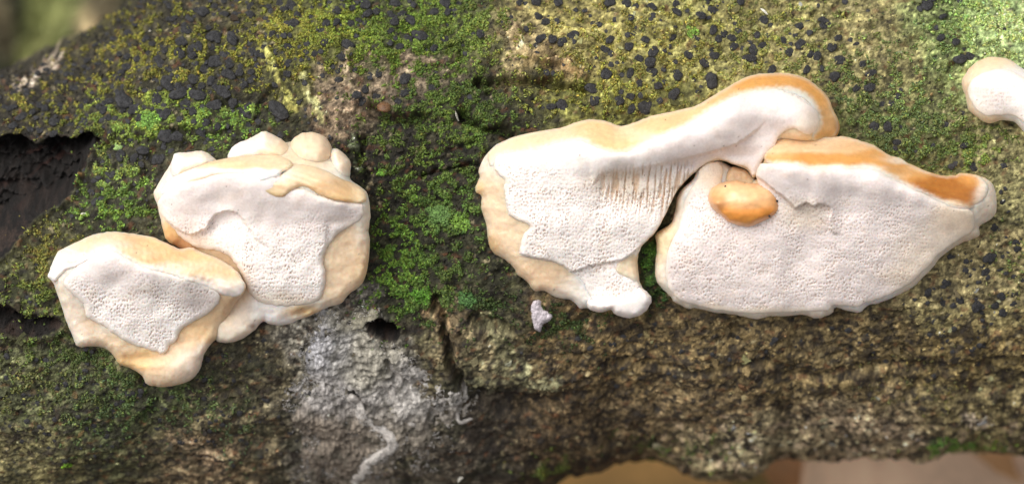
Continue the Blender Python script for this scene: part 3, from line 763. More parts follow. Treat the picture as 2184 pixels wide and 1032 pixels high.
dome('bump', [(486, 340), (492, 318), (510, 304), (534, 295), (562, 280), (580, 286), (604, 300), (620, 318), (618, 345), (590, 352), (550, 350), (510, 350)], 6.2, 3.0, 36, [(510, 325, 30, 30, WHITE*.97), (560, 300, 30, 20, PALEC), (596, 325, 30, 30, CREAM)], f2, 66)
dome('bump', [(364, 352), (370, 332), (378, 326), (398, 325), (430, 322), (450, 332), (462, 346), (440, 362), (408, 374), (380, 386), (364, 376)], 6.4, 2.8, 26, [(400, 345, 40, 30, PALEC), (375, 345, 14, 24, WHITE), (388, 362, 10, 14, CREAM)], f2, 69)

# ================= bracket 3: long shelf with a hooked end, left of the right pair
f3 = thing_at('bracket_fungus', 1280, 440, 'long shelf shaped bracket fungus with a hooked ochre end and fluted white pores', 'fungus', GRP)
B3 = [(1014, 399), (1023, 378), (1021, 362), (1034, 334), (1060, 308), (1097, 292), (1143, 281), (1195, 273), (1232, 260), (1264, 255), (1297, 260), (1325, 269), (1357, 260), (1390, 248), (1448, 235), (1486, 225), (1524, 203), (1559, 182),
      (1594, 164), (1629, 157), (1681, 157), (1720, 168), (1744, 185), (1765, 206), (1777, 234), (1789, 259), (1790, 280), (1775, 300), (1740, 305), (1700, 300), (1668, 300), (1650, 318), (1626, 350), (1608, 382), (1592, 362), (1560, 350), (1535, 342), (1505, 352),
      (1486, 366), (1465, 384), (1444, 408), (1427, 442), (1402, 490), (1385, 509), (1367, 528), (1360, 556), (1363, 588), (1368, 610), (1385, 628), (1389, 641), (1372, 666), (1343, 677), (1311, 669), (1302, 660), (1278, 665), (1255, 657),
      (1237, 657), (1218, 640), (1185, 634), (1162, 620), (1139, 620), (1125, 601), (1102, 584), (1097, 572), (1078, 555), (1050, 537), (1041, 513), (1037, 480), (1026, 443), (1027, 420), (1016, 410)]
h3 = rbf([(1060, 335, 3.6), (1150, 318, 5.6), (1240, 303, 7), (1316, 330, 7.8), (1390, 305, 8.2), (1450, 280, 8.8), (1550, 230, 9), (1650, 205, 8.6), (1720, 235, 8.2), (1725, 280, 7.6), (1060, 308, 2.4), (1195, 275, 3.6), (1264, 257, 4), (1325, 270, 4.6),
          (1450, 236, 5.2), (1560, 182, 4.8), (1650, 158, 4.2), (1744, 185, 3.8), (1785, 260, 3.6), (1770, 292, 4), (1320, 395, 4.2), (1400, 400, 4.4), (1450, 360, 5.8), (1520, 315, 7.2), (1600, 272, 8), (1560, 335, 5.6), (1620, 330, 6.4), (1660, 285, 7),
          (1100, 370, 4.9), (1200, 360, 6), (1130, 400, 4.9), (1200, 410, 5.2), (1150, 460, 4.4), (1250, 450, 4.6), (1330, 470, 4.4), (1400, 450, 3.9), (1180, 520, 3.7), (1300, 540, 3.6), (1370, 520, 3.3), (1250, 590, 3), (1320, 600, 3.6), (1340, 640, 3.6), (1280, 650, 2.9),
          (1025, 400, 1.9), (1045, 480, 1.7), (1080, 550, 1.7), (1150, 610, 1.9), (1220, 640, 2.1)])
Z3 = [(1050, 330, 40, 40, PALEC*.96), (1035, 410, 40, 40, CREAM), (1017, 402, 10, 14, OCHRE), (1060, 480, 40, 50, CREAM), (1045, 525, 20, 20, OCHRE*.7), (1090, 540, 40, 20, CREAM*.95), (1150, 595, 60, 30, TAN*.5+CREAM*.5), (1215, 625, 40, 20, PALEC),
      (1340, 570, 40, 30, CREAM), (1280, 630, 60, 40, WHITE), (1350, 650, 50, 40, WHITE*1.02), (1500, 300, 300, 60, CREAM), (1780, 265, 30, 40, OCHRE), (1789, 276, 10, 14, DEEP*.8), (1740, 300, 40, 14, OCHRE*.95), (1430, 440, 40, 40, TAN)]
PP3 = [(1054, 357), (1061, 333), (1106, 325), (1148, 319), (1185, 306), (1241, 299), (1274, 316), (1316, 326), (1357, 317), (1390, 298), (1450, 274), (1483, 255), (1545, 217), (1594, 198), (1646, 191), (1692, 192), (1722, 207), (1742, 234), (1748, 262), (1736, 282),
     (1720, 286), (1699, 277), (1684, 275), (1664, 288), (1650, 312), (1626, 345), (1608, 376), (1594, 357), (1559, 347), (1535, 338), (1503, 350), (1486, 363), (1465, 381), (1444, 405), (1427, 440), (1402, 488), (1385, 507), (1367, 526), (1358, 545), (1335, 556), (1322, 575), (1345, 585),
     (1360, 600), (1362, 615), (1340, 640), (1300, 645), (1262, 645), (1250, 630), (1238, 605), (1218, 587), (1195, 566), (1153, 556), (1111, 550), (1106, 540), (1116, 500), (1130, 482), (1090, 463), (1074, 440), (1073, 408), (1078, 385), (1064, 373)]
sunk3 = sunk(PP3); SP3 = smooth_poly(PP3, 3)
slab('flesh', B3, lambda x, y, s: h3(x, y)+5*sunk3(x, y)+.10*perlin(x/30, y/24, 71)+.06*perlin(x/9, y/9, 72), M_FLESH, lambda x, y, s: stain(zones(x, y, Z3, 9, 73, 1.2), x, y, 73), f3, g=3, ew=20, edge=1.6)
C3 = [(1040, 330), (1060, 310), (1097, 293), (1143, 282), (1195, 274), (1232, 261), (1264, 256), (1297, 261), (1325, 270), (1357, 261), (1390, 249), (1448, 236), (1486, 226), (1524, 204), (1559, 183), (1594, 165), (1629, 158), (1681, 158), (1720, 169),
      (1744, 186), (1764, 207), (1776, 235), (1787, 260), (1787, 280), (1770, 294), (1742, 292), (1748, 270), (1746, 240), (1726, 206), (1692, 190), (1646, 188), (1594, 195), (1545, 214), (1483, 252), (1450, 270), (1390, 295), (1357, 314), (1316, 323), (1274, 314), (1241, 296), (1185, 303), (1148, 316), (1106, 322), (1062, 330), (1046, 345)]
ZC3 = [(1070, 312, 40, 20, CAPC*.9+PALEC*.1), (1130, 295, 50, 16, CAPC), (1200, 285, 50, 14, CAPC*.97), (1264, 276, 50, 18, CAPP), (1310, 292, 40, 14, CAPP), (1350, 285, 40, 14, CAPC), (1400, 268, 50, 14, CAPP), (1480, 238, 40, 14, CAPP), (1540, 203, 40, 14, CAPO*.4+CAPP*.6), (1610, 176, 45, 14, CAPO), (1690, 172, 50, 16, CAPO), (1745, 210, 26, 34, CAPO),
       (1768, 255, 22, 34, CAPP*.6+CAPO*.4), (1789, 272, 9, 12, DEEP*.8), (1760, 290, 24, 10, CAPO*.8+CAPP*.2)]
slab('cap', tongue(C3, B3), lambda x, y, s: h3(x, y)+.16+.10*perlin(x/90, (y+.25*x)/12, 75), M_FLESH, lambda x, y, s: soften(stain(zones(x, y, ZC3, 9, 76, 1.2), x, y, 76), x, y, SP3, s), f3, g=2.6, ew=12, edge=.25, skirt=1.3)
PZ3 = [(1100, 350, 60, 30, WHITE*.96), (1250, 330, 100, 30, WHITE*.93), (1450, 300, 90, 30, PINKSHADE*1.05), (1620, 230, 90, 30, PINKSHADE), (1680, 215, 40, 14, CREAM*.3+WHITE*.7), (1725, 270, 20, 30, PALEC), (1200, 460, 140, 80, WHITE*.97), (1340, 400, 80, 26, PALEC*.98), (1400, 440, 40, 60, WHITE),
       (1590, 320, 40, 30, PINKSHADE), (1300, 630, 60, 40, WHITE), (1480, 350, 40, 18, PINKSHADE*.95)]
stripe3 = lambda x, y: sstep(1268, 1300, x)*sstep(347, 372, y+.12*(x-1350))*sstep(470, 400, y-.25*(x-1330))*sstep(1500, 1450, x)
roll3 = ledge([(1200, 200), (1250, 300), (1262, 388), (1280, 374), (1310, 366), (1362, 361), (1420, 349), (1480, 334), (1540, 318), (1590, 296), (1640, 240), (1600, 150)], 1.25, 7, lambda x, y: sstep(1248, 1300, x)*sstep(1640, 1570, x))
under3 = lambda x, y: roll3(x, y)-.5-.9*np.exp(-(((x-1350)/70)**2+((y-378)/16)**2))-.8*np.exp(-(((x-1460)/50)**2+((y-352)/14)**2))-.6*np.exp(-(((x-1560)/50)**2+((y-330)/14)**2))
stepb3 = ledge([(1050, 300), (1064, 373), (1076, 410), (1088, 462), (1130, 482), (1116, 500), (1108, 540), (1153, 552), (1200, 566), (1222, 580), (1260, 566), (1320, 556), (1350, 540), (1460, 460), (1800, 300), (1500, 150)], .7, 6)
t3 = lambda x, y: .32+.4*sstep(440, 480, y)*sstep(1300, 1150, x)
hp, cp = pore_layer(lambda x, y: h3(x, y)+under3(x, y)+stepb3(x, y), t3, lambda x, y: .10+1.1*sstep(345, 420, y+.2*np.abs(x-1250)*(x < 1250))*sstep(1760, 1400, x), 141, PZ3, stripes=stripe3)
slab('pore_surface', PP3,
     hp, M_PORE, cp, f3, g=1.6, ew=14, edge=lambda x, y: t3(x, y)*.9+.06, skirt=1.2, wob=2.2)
dome('knob', [(1255, 640), (1285, 640), (1310, 636), (1345, 628), (1362, 612), (1380, 622), (1390, 640), (1374, 666), (1343, 678), (1312, 670), (1303, 661), (1279, 666), (1256, 658)], 4.3, 1.8, 16, [(1300, 650, 80, 30, WHITE), (1375, 640, 30, 30, WHITE*1.03)], f3, 78, M_PORE)

# ================= bracket 4: broad wedge, right of the right pair
f4 = thing_at('bracket_fungus', 1720, 520, 'broad wedge shaped bracket fungus with an orange brown top edge and tapering tip', 'fungus', GRP)
B4 = [(1398, 553), (1401, 534), (1398, 504), (1405, 493), (1430, 477), (1440, 450), (1448, 412), (1479, 381), (1489, 358), (1510, 343), (1535, 343), (1560, 356), (1590, 366), (1612, 384), (1625, 350), (1640, 316), (1660, 292), (1690, 280), (1730, 288), (1772, 292), (1800, 291), (1829, 298), (1865, 311),
      (1896, 331), (1918, 336), (1936, 347), (1972, 363), (2007, 374), (2034, 374), (2052, 369), (2092, 376), (2119, 396), (2126, 445), (2114, 467), (2089, 482), (2089, 502), (2070, 512), (2048, 519), (2007, 548), (1990, 570), (1963, 597), (1945, 614), (1909, 632),
      (1874, 646), (1851, 651), (1834, 666), (1807, 662), (1780, 655), (1774, 668), (1742, 679), (1714, 671), (1676, 674), (1641, 674), (1617, 680), (1592, 676), (1563, 670), (1525, 666), (1481, 656), (1470, 659), (1440, 645), (1427, 629), (1405, 607), (1398, 588)]
h4b = rbf([(1640, 345, 7.6), (1700, 352, 8.8), (1800, 367, 9.2), (1880, 372, 8.8), (1950, 405, 7.8), (2040, 440, 6), (2090, 440, 5), (1700, 290, 5), (1790, 293, 4.6), (1870, 315, 4.6), (1940, 350, 4.6), (2034, 376, 4.3), (2100, 385, 3.8), (1720, 400, 7.6), (1820, 420, 7.4),
           (1920, 440, 6.8), (1700, 455, 5.9), (1800, 500, 5.8), (1900, 520, 5.1), (1980, 500, 4.6), (2060, 490, 3.8), (2110, 460, 3), (1480, 420, 4.4), (1510, 360, 5), (1450, 480, 4.0), (1450, 560, 3.9), (1550, 520, 4.3), (1650, 520, 4.6), (1650, 550, 4.1), (1720, 548, 3.9), (1760, 575, 4.2), (1450, 620, 3.0), (1550, 635, 3.2),
           (1650, 645, 3.2), (1760, 645, 3.2), (1850, 625, 3.2), (1940, 590, 3.3), (2000, 540, 3.3), (1480, 655, 2.4), (1617, 678, 2.5), (1742, 677, 2.6), (1834, 664, 2.5), (1400, 550, 2.6), (1440, 450, 2.5), (1560, 365, 3.6), (1600, 405, 4.0), (1575, 470, 4.4)])
up4 = ledge([(1600, 360), (1625, 384), (1646, 402), (1678, 426), (1692, 441), (1699, 444), (1710, 438), (1720, 433), (1735, 440), (1755, 436), (1771, 447), (1768, 475), (1790, 500), (1900, 470), (2100, 420), (1900, 300), (1700, 280)], 1.5, 6,
            lambda x, y: sstep(1800, 1735, x))
def h4(x, y): return h4b(x, y)+up4(x, y)
Z4 = [(1415, 520, 25, 40, CREAM*.7+np.array((.80, .70, .38))*.3), (1420, 590, 22, 40, PALEC), (1445, 440, 20, 40, PALEC), (1500, 400, 60, 60, WHITE), (1700, 300, 80, 40, OCHRE*.5+CREAM*.5), (1600, 672, 150, 12, PALEC), (1750, 668, 60, 14, PALEC), (1850, 645, 60, 14, WHITE*.97),
      (1980, 560, 60, 30, PALEC), (2080, 440, 40, 40, PALEC*.95), (2030, 500, 50, 20, TAN*.4+PALEC*.6), (2110, 440, 30, 40, PALEC), (2040, 390, 40, 20, OCHRE), (1600, 400, 40, 30, TAN), (1570, 370, 30, 20, TAN*.8)]
PP4 = [(1422, 600), (1420, 560), (1430, 520), (1446, 486), (1458, 440), (1472, 405), (1486, 384), (1492, 362), (1510, 347), (1532, 347), (1542, 362), (1540, 390), (1560, 420), (1600, 430), (1625, 425), (1618, 395), (1612, 372), (1622, 350), (1646, 350), (1699, 351), (1740, 362), (1810, 361), (1865, 362),
     (1900, 378), (1941, 398), (2007, 430), (2040, 442), (2066, 446), (2078, 462), (2074, 492), (2044, 512), (2003, 541), (1984, 564), (1956, 590), (1938, 606), (1903, 625), (1868, 640), (1846, 645), (1826, 655), (1780, 650), (1765, 662), (1714, 664), (1641, 667), (1592, 668), (1525, 660), (1484, 650), (1450, 640), (1432, 622)]
sunk4 = sunk(PP4); SP4 = smooth_poly(PP4, 3)
slab('flesh', B4, lambda x, y, s: h4b(x, y)+sunk4(x, y)+.10*perlin(x/30, y/24, 81)+.06*perlin(x/9, y/9, 82), M_FLESH, lambda x, y, s: stain(zones(x, y, Z4, 9, 83, 1.2), x, y, 83), f4, g=3, ew=18, edge=1.6)
C4 = [(1630, 338), (1642, 316), (1662, 293), (1690, 281), (1730, 289), (1772, 293), (1800, 292), (1829, 299), (1865, 312), (1896, 332), (1918, 337), (1936, 348), (1972, 364), (2007, 375), (2034, 375), (2052, 370), (2090, 378), (2098, 400), (2086, 424), (2060, 440), (2035, 438), (2007, 427),
      (1941, 396), (1900, 376), (1865, 359), (1810, 358), (1740, 360), (1699, 348), (1655, 348)]
ZC4 = [(1665, 310, 30, 20, CAPC*.7+CAPO*.3), (1740, 305, 60, 12, CAPC*.75+CAPO*.25), (1700, 336, 50, 8, CAPO), (1780, 345, 60, 9, CAPO*1.02), (1830, 315, 50, 12, CAPO*.5+CAPC*.5), (1880, 340, 40, 14, CAPO), (1940, 370, 40, 14, CAPO*.95), (2000, 395, 40, 18, DEEP*1.1), (2045, 408, 35, 20, DEEP), (2065, 385, 20, 10, CAPO),
       (2090, 400, 14, 24, PALEC), (1920, 340, 40, 6, PALEC), (1750, 358, 90, 6, PALEC), (1900, 374, 40, 6, CAPC), (2020, 432, 30, 6, CAPC), (1965, 362, 30, 6, TAN)]
slab('cap', tongue(C4, B4), lambda x, y, s: h4b(x, y)+.18+.10*perlin(x/120, (y-.22*np.clip(x-1850, 0, 999))/7, 85), M_FLESH, lambda x, y, s: soften(stain(zones(x, y, ZC4, 8, 86, 1.2), x, y, 86), x, y, SP4, s), f4, g=2.6, ew=12, edge=.25, skirt=1.3)
PZ4 = [(1750, 385, 120, 24, PINKSHADE), (1900, 410, 70, 24, PINKSHADE), (1850, 480, 120, 60, PINKSHADE*1.06), (1720, 460, 40, 24, PALEC), (1550, 560, 140, 80, PINKSHADE*.97), (1700, 600, 140, 50, PINKSHADE), (1980, 520, 60, 40, PALEC), (1940, 590, 50, 20, PALEC*.97), (1480, 470, 50, 50, WHITE), (1510, 370, 30, 30, PALEC),  # sheet greyed by colour in place of shade from its downward tilt
       (1800, 620, 80, 30, PINKSHADE*1.02), (2040, 470, 40, 30, CREAM*.5+PALEC*.5), (1600, 660, 90, 8, PALEC)]
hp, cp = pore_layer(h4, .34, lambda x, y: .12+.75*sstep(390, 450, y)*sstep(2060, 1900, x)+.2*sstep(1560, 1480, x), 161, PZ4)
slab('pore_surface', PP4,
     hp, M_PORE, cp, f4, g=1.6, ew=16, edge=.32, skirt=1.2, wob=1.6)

# ================= bracket 5: cut by the picture's edge, upper right
f5 = thing_at('bracket_fungus', 2150, 200, 'small round-ended white bracket fungus beside the bright green algae patch', 'fungus', GRP)
B5 = [(2051, 180), (2056, 162), (2078, 136), (2108, 123), (2134, 123), (2156, 129), (2190, 152), (2240, 175), (2300, 215), (2320, 270), (2290, 330), (2240, 335), (2205, 310), (2186, 286), (2171, 266), (2156, 258), (2132, 258), (2111, 264), (2089, 254), (2067, 236), (2060, 210)]
h5 = rbf([(2070, 180, 3.5), (2110, 160, 5.2), (2120, 200, 5), (2160, 170, 5), (2200, 210, 5.4), (2260, 250, 5.2), (2120, 250, 3), (2160, 250, 3.4), (2230, 300, 3.2), (2056, 200, 2), (2110, 125, 2.6), (2200, 160, 3), (2300, 260, 3)])
slab('flesh', B5, lambda x, y, s: h5(x, y)+.08*perlin(x/20, y/20, 88), M_FLESH, lambda x, y, s: zones(x, y, [(2060, 190, 20, 60, CREAM), (2100, 136, 60, 20, CAPC), (2110, 255, 30, 14, CREAM), (2200, 200, 90, 60, WHITE)], 8, 89), f5, g=3, ew=24, edge=1.8)
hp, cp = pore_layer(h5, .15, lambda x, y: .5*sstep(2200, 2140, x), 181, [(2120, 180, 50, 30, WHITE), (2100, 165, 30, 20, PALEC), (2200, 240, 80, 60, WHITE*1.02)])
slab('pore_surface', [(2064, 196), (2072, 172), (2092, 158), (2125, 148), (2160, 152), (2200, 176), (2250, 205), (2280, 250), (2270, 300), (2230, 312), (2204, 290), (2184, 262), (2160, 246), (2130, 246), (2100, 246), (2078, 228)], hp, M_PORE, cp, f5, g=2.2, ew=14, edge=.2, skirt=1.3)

# ================= orange nodule
f6 = thing_at('fungus_bud', 1590, 440, 'small smooth orange bud sitting on the white pores of the wedge shaped bracket', 'fungus')
ZN = [(1590, 410, 60, 16, np.array((.82, .52, .28))), (1530, 425, 18, 16, np.array((.70, .36, .15))), (1600, 457, 60, 14, np.array((.76, .31, .065))), (1545, 452, 20, 10, np.array((.74, .32, .08))), (1595, 438, 30, 8, np.array((.82, .48, .22))), (1655, 425, 12, 14, np.array((.70, .34, .12))), (1590, 476, 40, 8, np.array((.78, .34, .08)))]
slab('flesh', [(1509, 416), (1524, 396), (1545, 388), (1570, 385), (1595, 390), (1618, 392), (1650, 405), (1667, 426), (1664, 449), (1643, 464), (1615, 478), (1591, 484), (1559, 475), (1536, 458), (1518, 443)],
     lambda x, y, s: 7.5-1.9*np.clip(((x-1588)/88)**2+((y-438)/56)**2, 0, 1.4)-.15*np.exp(-(((x-1600)/34)**2+((y-444)/9)**2))+.7*np.exp(-(((x-1530)/13)**2+((y-433)/13)**2))+.05*perlin(x/24, y/18, 93)+.015*perlin(x/8, y/6, 97), M_ORANGE,
     lambda x, y, s: stain(zones(x, y, ZN, 9, 94, 1.3)*np.exp(.10*fbm(x/18, y/12, 98, 3))[:, None], x, y, 96), f6, g=1.8, ew=13, edge=1.3, n=7, tuck=10)
slab('neck', [(1545, 392), (1548, 368), (1562, 356), (1590, 362), (1606, 378), (1618, 396), (1600, 402), (1565, 400)], lambda x, y, s: 4.2+.1*perlin(x/10, y/10, 95), M_FLESH, lambda x, y, s: np.tile(TAN*.8, (len(x), 1)), f6, g=2.2, ew=14, edge=1.2)  # tan darkened to stand in for shade in the pocket above the bud

# pits on the bud
for q, (a, b) in enumerate(((1547, 398), (1657, 429), (1641, 461))):
    P, N = on_log(np.array([a], float), np.array([b], float))
    L = pix(np.array([a]), np.array([b]), P[:, 2]+((6.05, 6.2, 6.45)[q])*MM)
    lump('pit', to_world(L)[0], (.00013, .00013, .00013), M_WART, None, f6, seed=q, nu=10, nv=7)

# ---------------------------------------------------------------- black warts on the bark
WZ = [(1100, 0, 3.44, [(30,45,32),(150,30,50),(310,20,45),(440,70,22),(510,75,25),(545,110,18),(165,130,35),(220,170,38),(80,230,28),(300,165,30),(420,280,48),(180,305,42),(270,310,40),(340,325,42),(615,175,30),(690,300,38),(655,370,40),(690,400,30),(690,30,45),(815,35,40),(880,60,28),(1000,50,38),(1005,130,30),(1175,45,32),(1180,100,38),(1165,190,30),(1150,270,32),(845,150,30),(820,275,26),(868,262,26),(950,305,35),(830,355,38),(1010,385,48),(1085,365,28),(1125,330,28),(905,430,36),(985,460,48),(1000,525,48),(840,540,38),(780,555,22),(1185,535,45),(1270,390,38),(1395,20,38),(1445,90,35),(1355,130,42),(1410,130,28),(1450,220,40),(1530,240,35),(1490,280,35),(1590,270,38),(1600,340,35),(1435,355,38),(1460,405,38),(1385,455,42),(1650,15,38),(1820,130,42),(1745,370,45),(1810,325,32),(1720,430,45),(1680,430,25),(1440,590,62),(1310,575,20),(1160,690,50),(1045,630,38),(905,615,35),(1090,595,22),(770,680,28),(840,710,38),(1060,735,30),(940,780,70),(850,800,40),(920,700,30),(760,740,45),(660,555,50),(550,650,48),(340,775,52),(260,790,35),(580,740,50),(690,480,30),(1335,670,20),(1610,170,20),(1620,215,18)]),
      (1640, 0, 2.715, [(290,15,16),(440,12,22),(315,115,30),(315,150,26),(228,112,16),(235,190,22),(90,215,24),(185,245,38),(120,295,28),(245,310,26),(280,325,32),(365,275,32),(400,220,26),(410,345,38),(510,255,24),(470,225,22),(545,375,26),(305,395,22),(220,405,28),(380,440,35),(600,425,24),(570,435,20),(585,510,34),(505,515,25),(745,560,22),(765,525,16),(655,610,26),(610,735,36),(685,735,34),(765,730,18),(740,825,26),(910,50,40),(870,65,24),(940,12,30),(1005,98,26),(995,222,28),(970,165,20),(1080,250,26),(1130,270,20),(1165,325,30),(1110,345,40),(1370,160,14),(1130,845,24),(1185,965,30),(1025,720,20),(1060,965,22),(20,400,30),(180,140,30),(1100,10,20)]),
      (0, 0, 2.716, [(815,60,26),(750,180,38),(740,335,30),(740,390,32),(690,455,28),(515,445,28),(490,370,24),(1080,190,35),(1060,260,42),(1180,95,40),(1240,225,45),(1350,250,42),(1155,290,32),(1230,285,24),(1465,300,35),(1120,350,28),(1250,365,48),(1180,395,35),(930,370,42),(985,410,28),(1325,440,40),(1225,470,32),(1125,465,38),(970,480,48),(1040,550,48),(1300,540,42),(1150,560,45),(910,580,42),(1240,615,46),(1350,590,35),(1385,635,28),(1080,610,38),(1120,655,30),(960,670,40),(720,600,55),(780,640,42),(700,550,35),(630,680,24),(810,690,28),(1160,750,40),(1260,735,25),(1410,465,30),(1460,465,28),(1290,320,20),(1360,100,32),(1450,80,28),(1300,90,28),(310,700,35),(260,630,28),(130,690,35),(80,745,30),(70,640,30),(350,585,25),(960,800,45),(1030,800,35),(920,930,40),(830,880,35),(780,925,28),(700,910,35),(640,580,28),(600,640,28),(1440,615,30),(430,500,30),(230,620,24)]),
      (550, 0, 2.716, [(465,75,26),(550,50,24),(625,30,34),(575,15,18),(400,155,26),(455,148,24),(535,145,28),(585,122,24),(640,80,30),(690,75,24),(310,112,18),(210,150,34),(170,155,22),(370,195,22),(385,270,22),(525,280,42),(490,350,28),(470,465,26),(435,398,18),(600,170,20),(770,90,24),(790,130,32),(830,80,26),(880,110,34),(940,200,42),(870,220,30),(800,20,30),(900,20,22),(1025,65,30),(1085,20,35),(1100,70,25),(1020,270,26),(1085,225,24),(1160,15,24),(1290,215,28),(765,185,24),(820,275,26),(700,430,24),(650,445,22),(685,535,38),(575,560,28),(600,590,28),(620,515,26),(850,440,40),(850,520,32),(810,575,24),(120,640,60),(190,30,40),(130,20,30),(230,90,26),(150,60,28),(1010,500,24),(1230,560,20),(330,330,24),(560,410,18)]),
      (1860, 480, 3.685, [(920,250,55),(890,370,40),(905,410,28),(1010,345,32),(1145,150,42),(1145,190,34),(960,20,38),(580,440,45),(560,465,30),(430,510,40),(695,580,45),(820,635,55),(860,640,30),(550,610,35),(1015,555,40),(1110,625,34),(970,640,40),(1030,690,45),(640,800,30),(1020,245,26),(750,475,20),(600,555,20),(780,285,18),(425,580,24),(1180,445,26),(840,920,30)])]
FUNGI = [smooth_poly(p, 3) for p in (B1, B2, B3, B4, B5)]
def hidden(x, y, m=-4):
    o = np.zeros(np.shape(x), bool)
    P, _ = on_log(x, y); vc, r, d = log_section(P[..., 0])
    o |= np.abs((P[..., 1]-vc)/r) > .975
    for P in FUNGI: o |= poly_sd(x, y, P) > -m
    return o
warts = [(ox+a/sc, oy+b/sc, r/sc*(.95 if ox < 600 else .88)) for ox, oy, sc, L in WZ for a, b, r in L]
# further small ones between, by density
DENS = [(380, 150, 260, 150, 1.6), (150, 220, 180, 80, 1.5), (700, 60, 250, 80, .6), (1300, 60, 200, 120, .35), (1650, 60, 200, 60, .3), (250, 380, 100, 80, .7), (200, 880, 260, 120, .75), (500, 900, 120, 120, .5), (2080, 640, 120, 120, .5), (1750, 730, 250, 40, .45), (1350, 740, 150, 60, .4), (1950, 300, 120, 80, .3), (2130, 460, 60, 80, .5), (90, 600, 60, 60, .4)]
def w_density(x, y): return min(1, sum(k*math.exp(-((x-a)/b)**2-((y-c)/d)**2) for a, c, b, d, k in DENS))
cand = [(random.uniform(-60, 2240), random.uniform(-160, 990)) for _ in range(16000)]
arr = np.array(warts)
extra = []
for x, y in cand:
    if len(extra) > 900: break
    if random.random() > w_density(x, y): continue
    r = random.uniform(3.0, 8.5)*(1.15 if y < 300 and x < 620 else .9)
    if np.hypot(arr[:, 0]-x, arr[:, 1]-y).min() < r: continue
    extra.append((x, y, r)); arr = np.vstack([arr, [x, y, r]])
allw = np.array(warts+extra)
cavm = np.array([poly_sd(allw[:, 0], allw[:, 1], P) > -3 for P in (CAVITY, SLIT, HOLE)]).any(0)
allw = allw[~hidden(allw[:, 0], allw[:, 1], 3) & ~cavm]
order = np.argsort(-allw[:, 2]); allw = allw[order]
WP, WN, _ = surf(allw[:, 0], allw[:, 1])
WPw = to_world(WP); WNw = to_world(WN)-np.array([0, 0, H0])

def wart_shape(seed, nu=18, nv=7):
    th = np.linspace(0, 2*math.pi, nu, endpoint=False); ph = np.linspace(-.5, math.pi/2, nv)
    TH, PH = np.meshgrid(th, ph, indexing='ij')
    rr = 1+.32*perlin(np.cos(TH)*1.1+seed*3.1, np.sin(TH)*1.1, seed)+.08*perlin(np.cos(TH)*3+seed, np.sin(TH)*3+PH*2, seed+4)
    x = np.cos(PH)**.8*np.cos(TH)*rr; y = np.cos(PH)**.8*np.sin(TH)*rr
    z = np.sin(PH)*.34*(1+.18*perlin(x*2+seed, y*2, seed+8))
    z[:, -1] = z[:, -1].mean(); x[:, -1] = 0; y[:, -1] = 0
    I = np.arange(nu*nv).reshape(nu, nv); J = np.roll(I, -1, 0)
    F = np.stack([I[:, :-1], J[:, :-1], J[:, 1:], I[:, 1:]], -1).reshape(-1, 4)
    return np.stack([x, y, z], -1).reshape(-1, 3), F
SH = [wart_shape(s) for s in range(8)]
wart_me = []
for s, (v, f) in enumerate(SH):
    me = bpy.data.meshes.new('wart'); me.from_pydata(v.tolist(), [], f.tolist()); me.materials.append(M_WARTU)
    me.polygons.foreach_set('use_smooth', np.ones(len(f), bool)); me.update(); wart_me.append(me)
lo = np.array(log_root.location)
for i in range(min(300, len(allw))):
    o = bpy.data.objects.new('wart', wart_me[i % 8]); COL.objects.link(o); o.parent = log_root
    n = Vector(WNw[i]); r = allw[i, 2]*S
    q = n.to_track_quat('Z', 'Y').to_matrix().to_4x4() @ Matrix.Rotation(random.uniform(0, 6.28), 4, 'Z')
    st = random.uniform(.85, 1.25)
    o.matrix_basis = Matrix.Translation(Vector(WPw[i]+WNw[i]*r*.15-lo)) @ q @ Matrix.Diagonal((r*st, r/st, r*random.uniform(.8, 1.25), 1))
if len(allw) > 300:
    Vs, Fs, k = [], [], 0
    for i in range(300, len(allw)):
        v, f = SH[i % 8]; r = allw[i, 2]*S
        q = np.array(Vector(WNw[i]).to_track_quat('Z', 'Y').to_matrix() @ Matrix.Rotation(random.uniform(0, 6.28), 3, 'Z'))
        Vs.append((v*r) @ q.T+WPw[i]); Fs.append(f+k); k += len(v)
    o = mesh_np('small_warts', np.concatenate(Vs), np.concatenate(Fs), M_WART, log_root); o['kind'] = 'stuff'

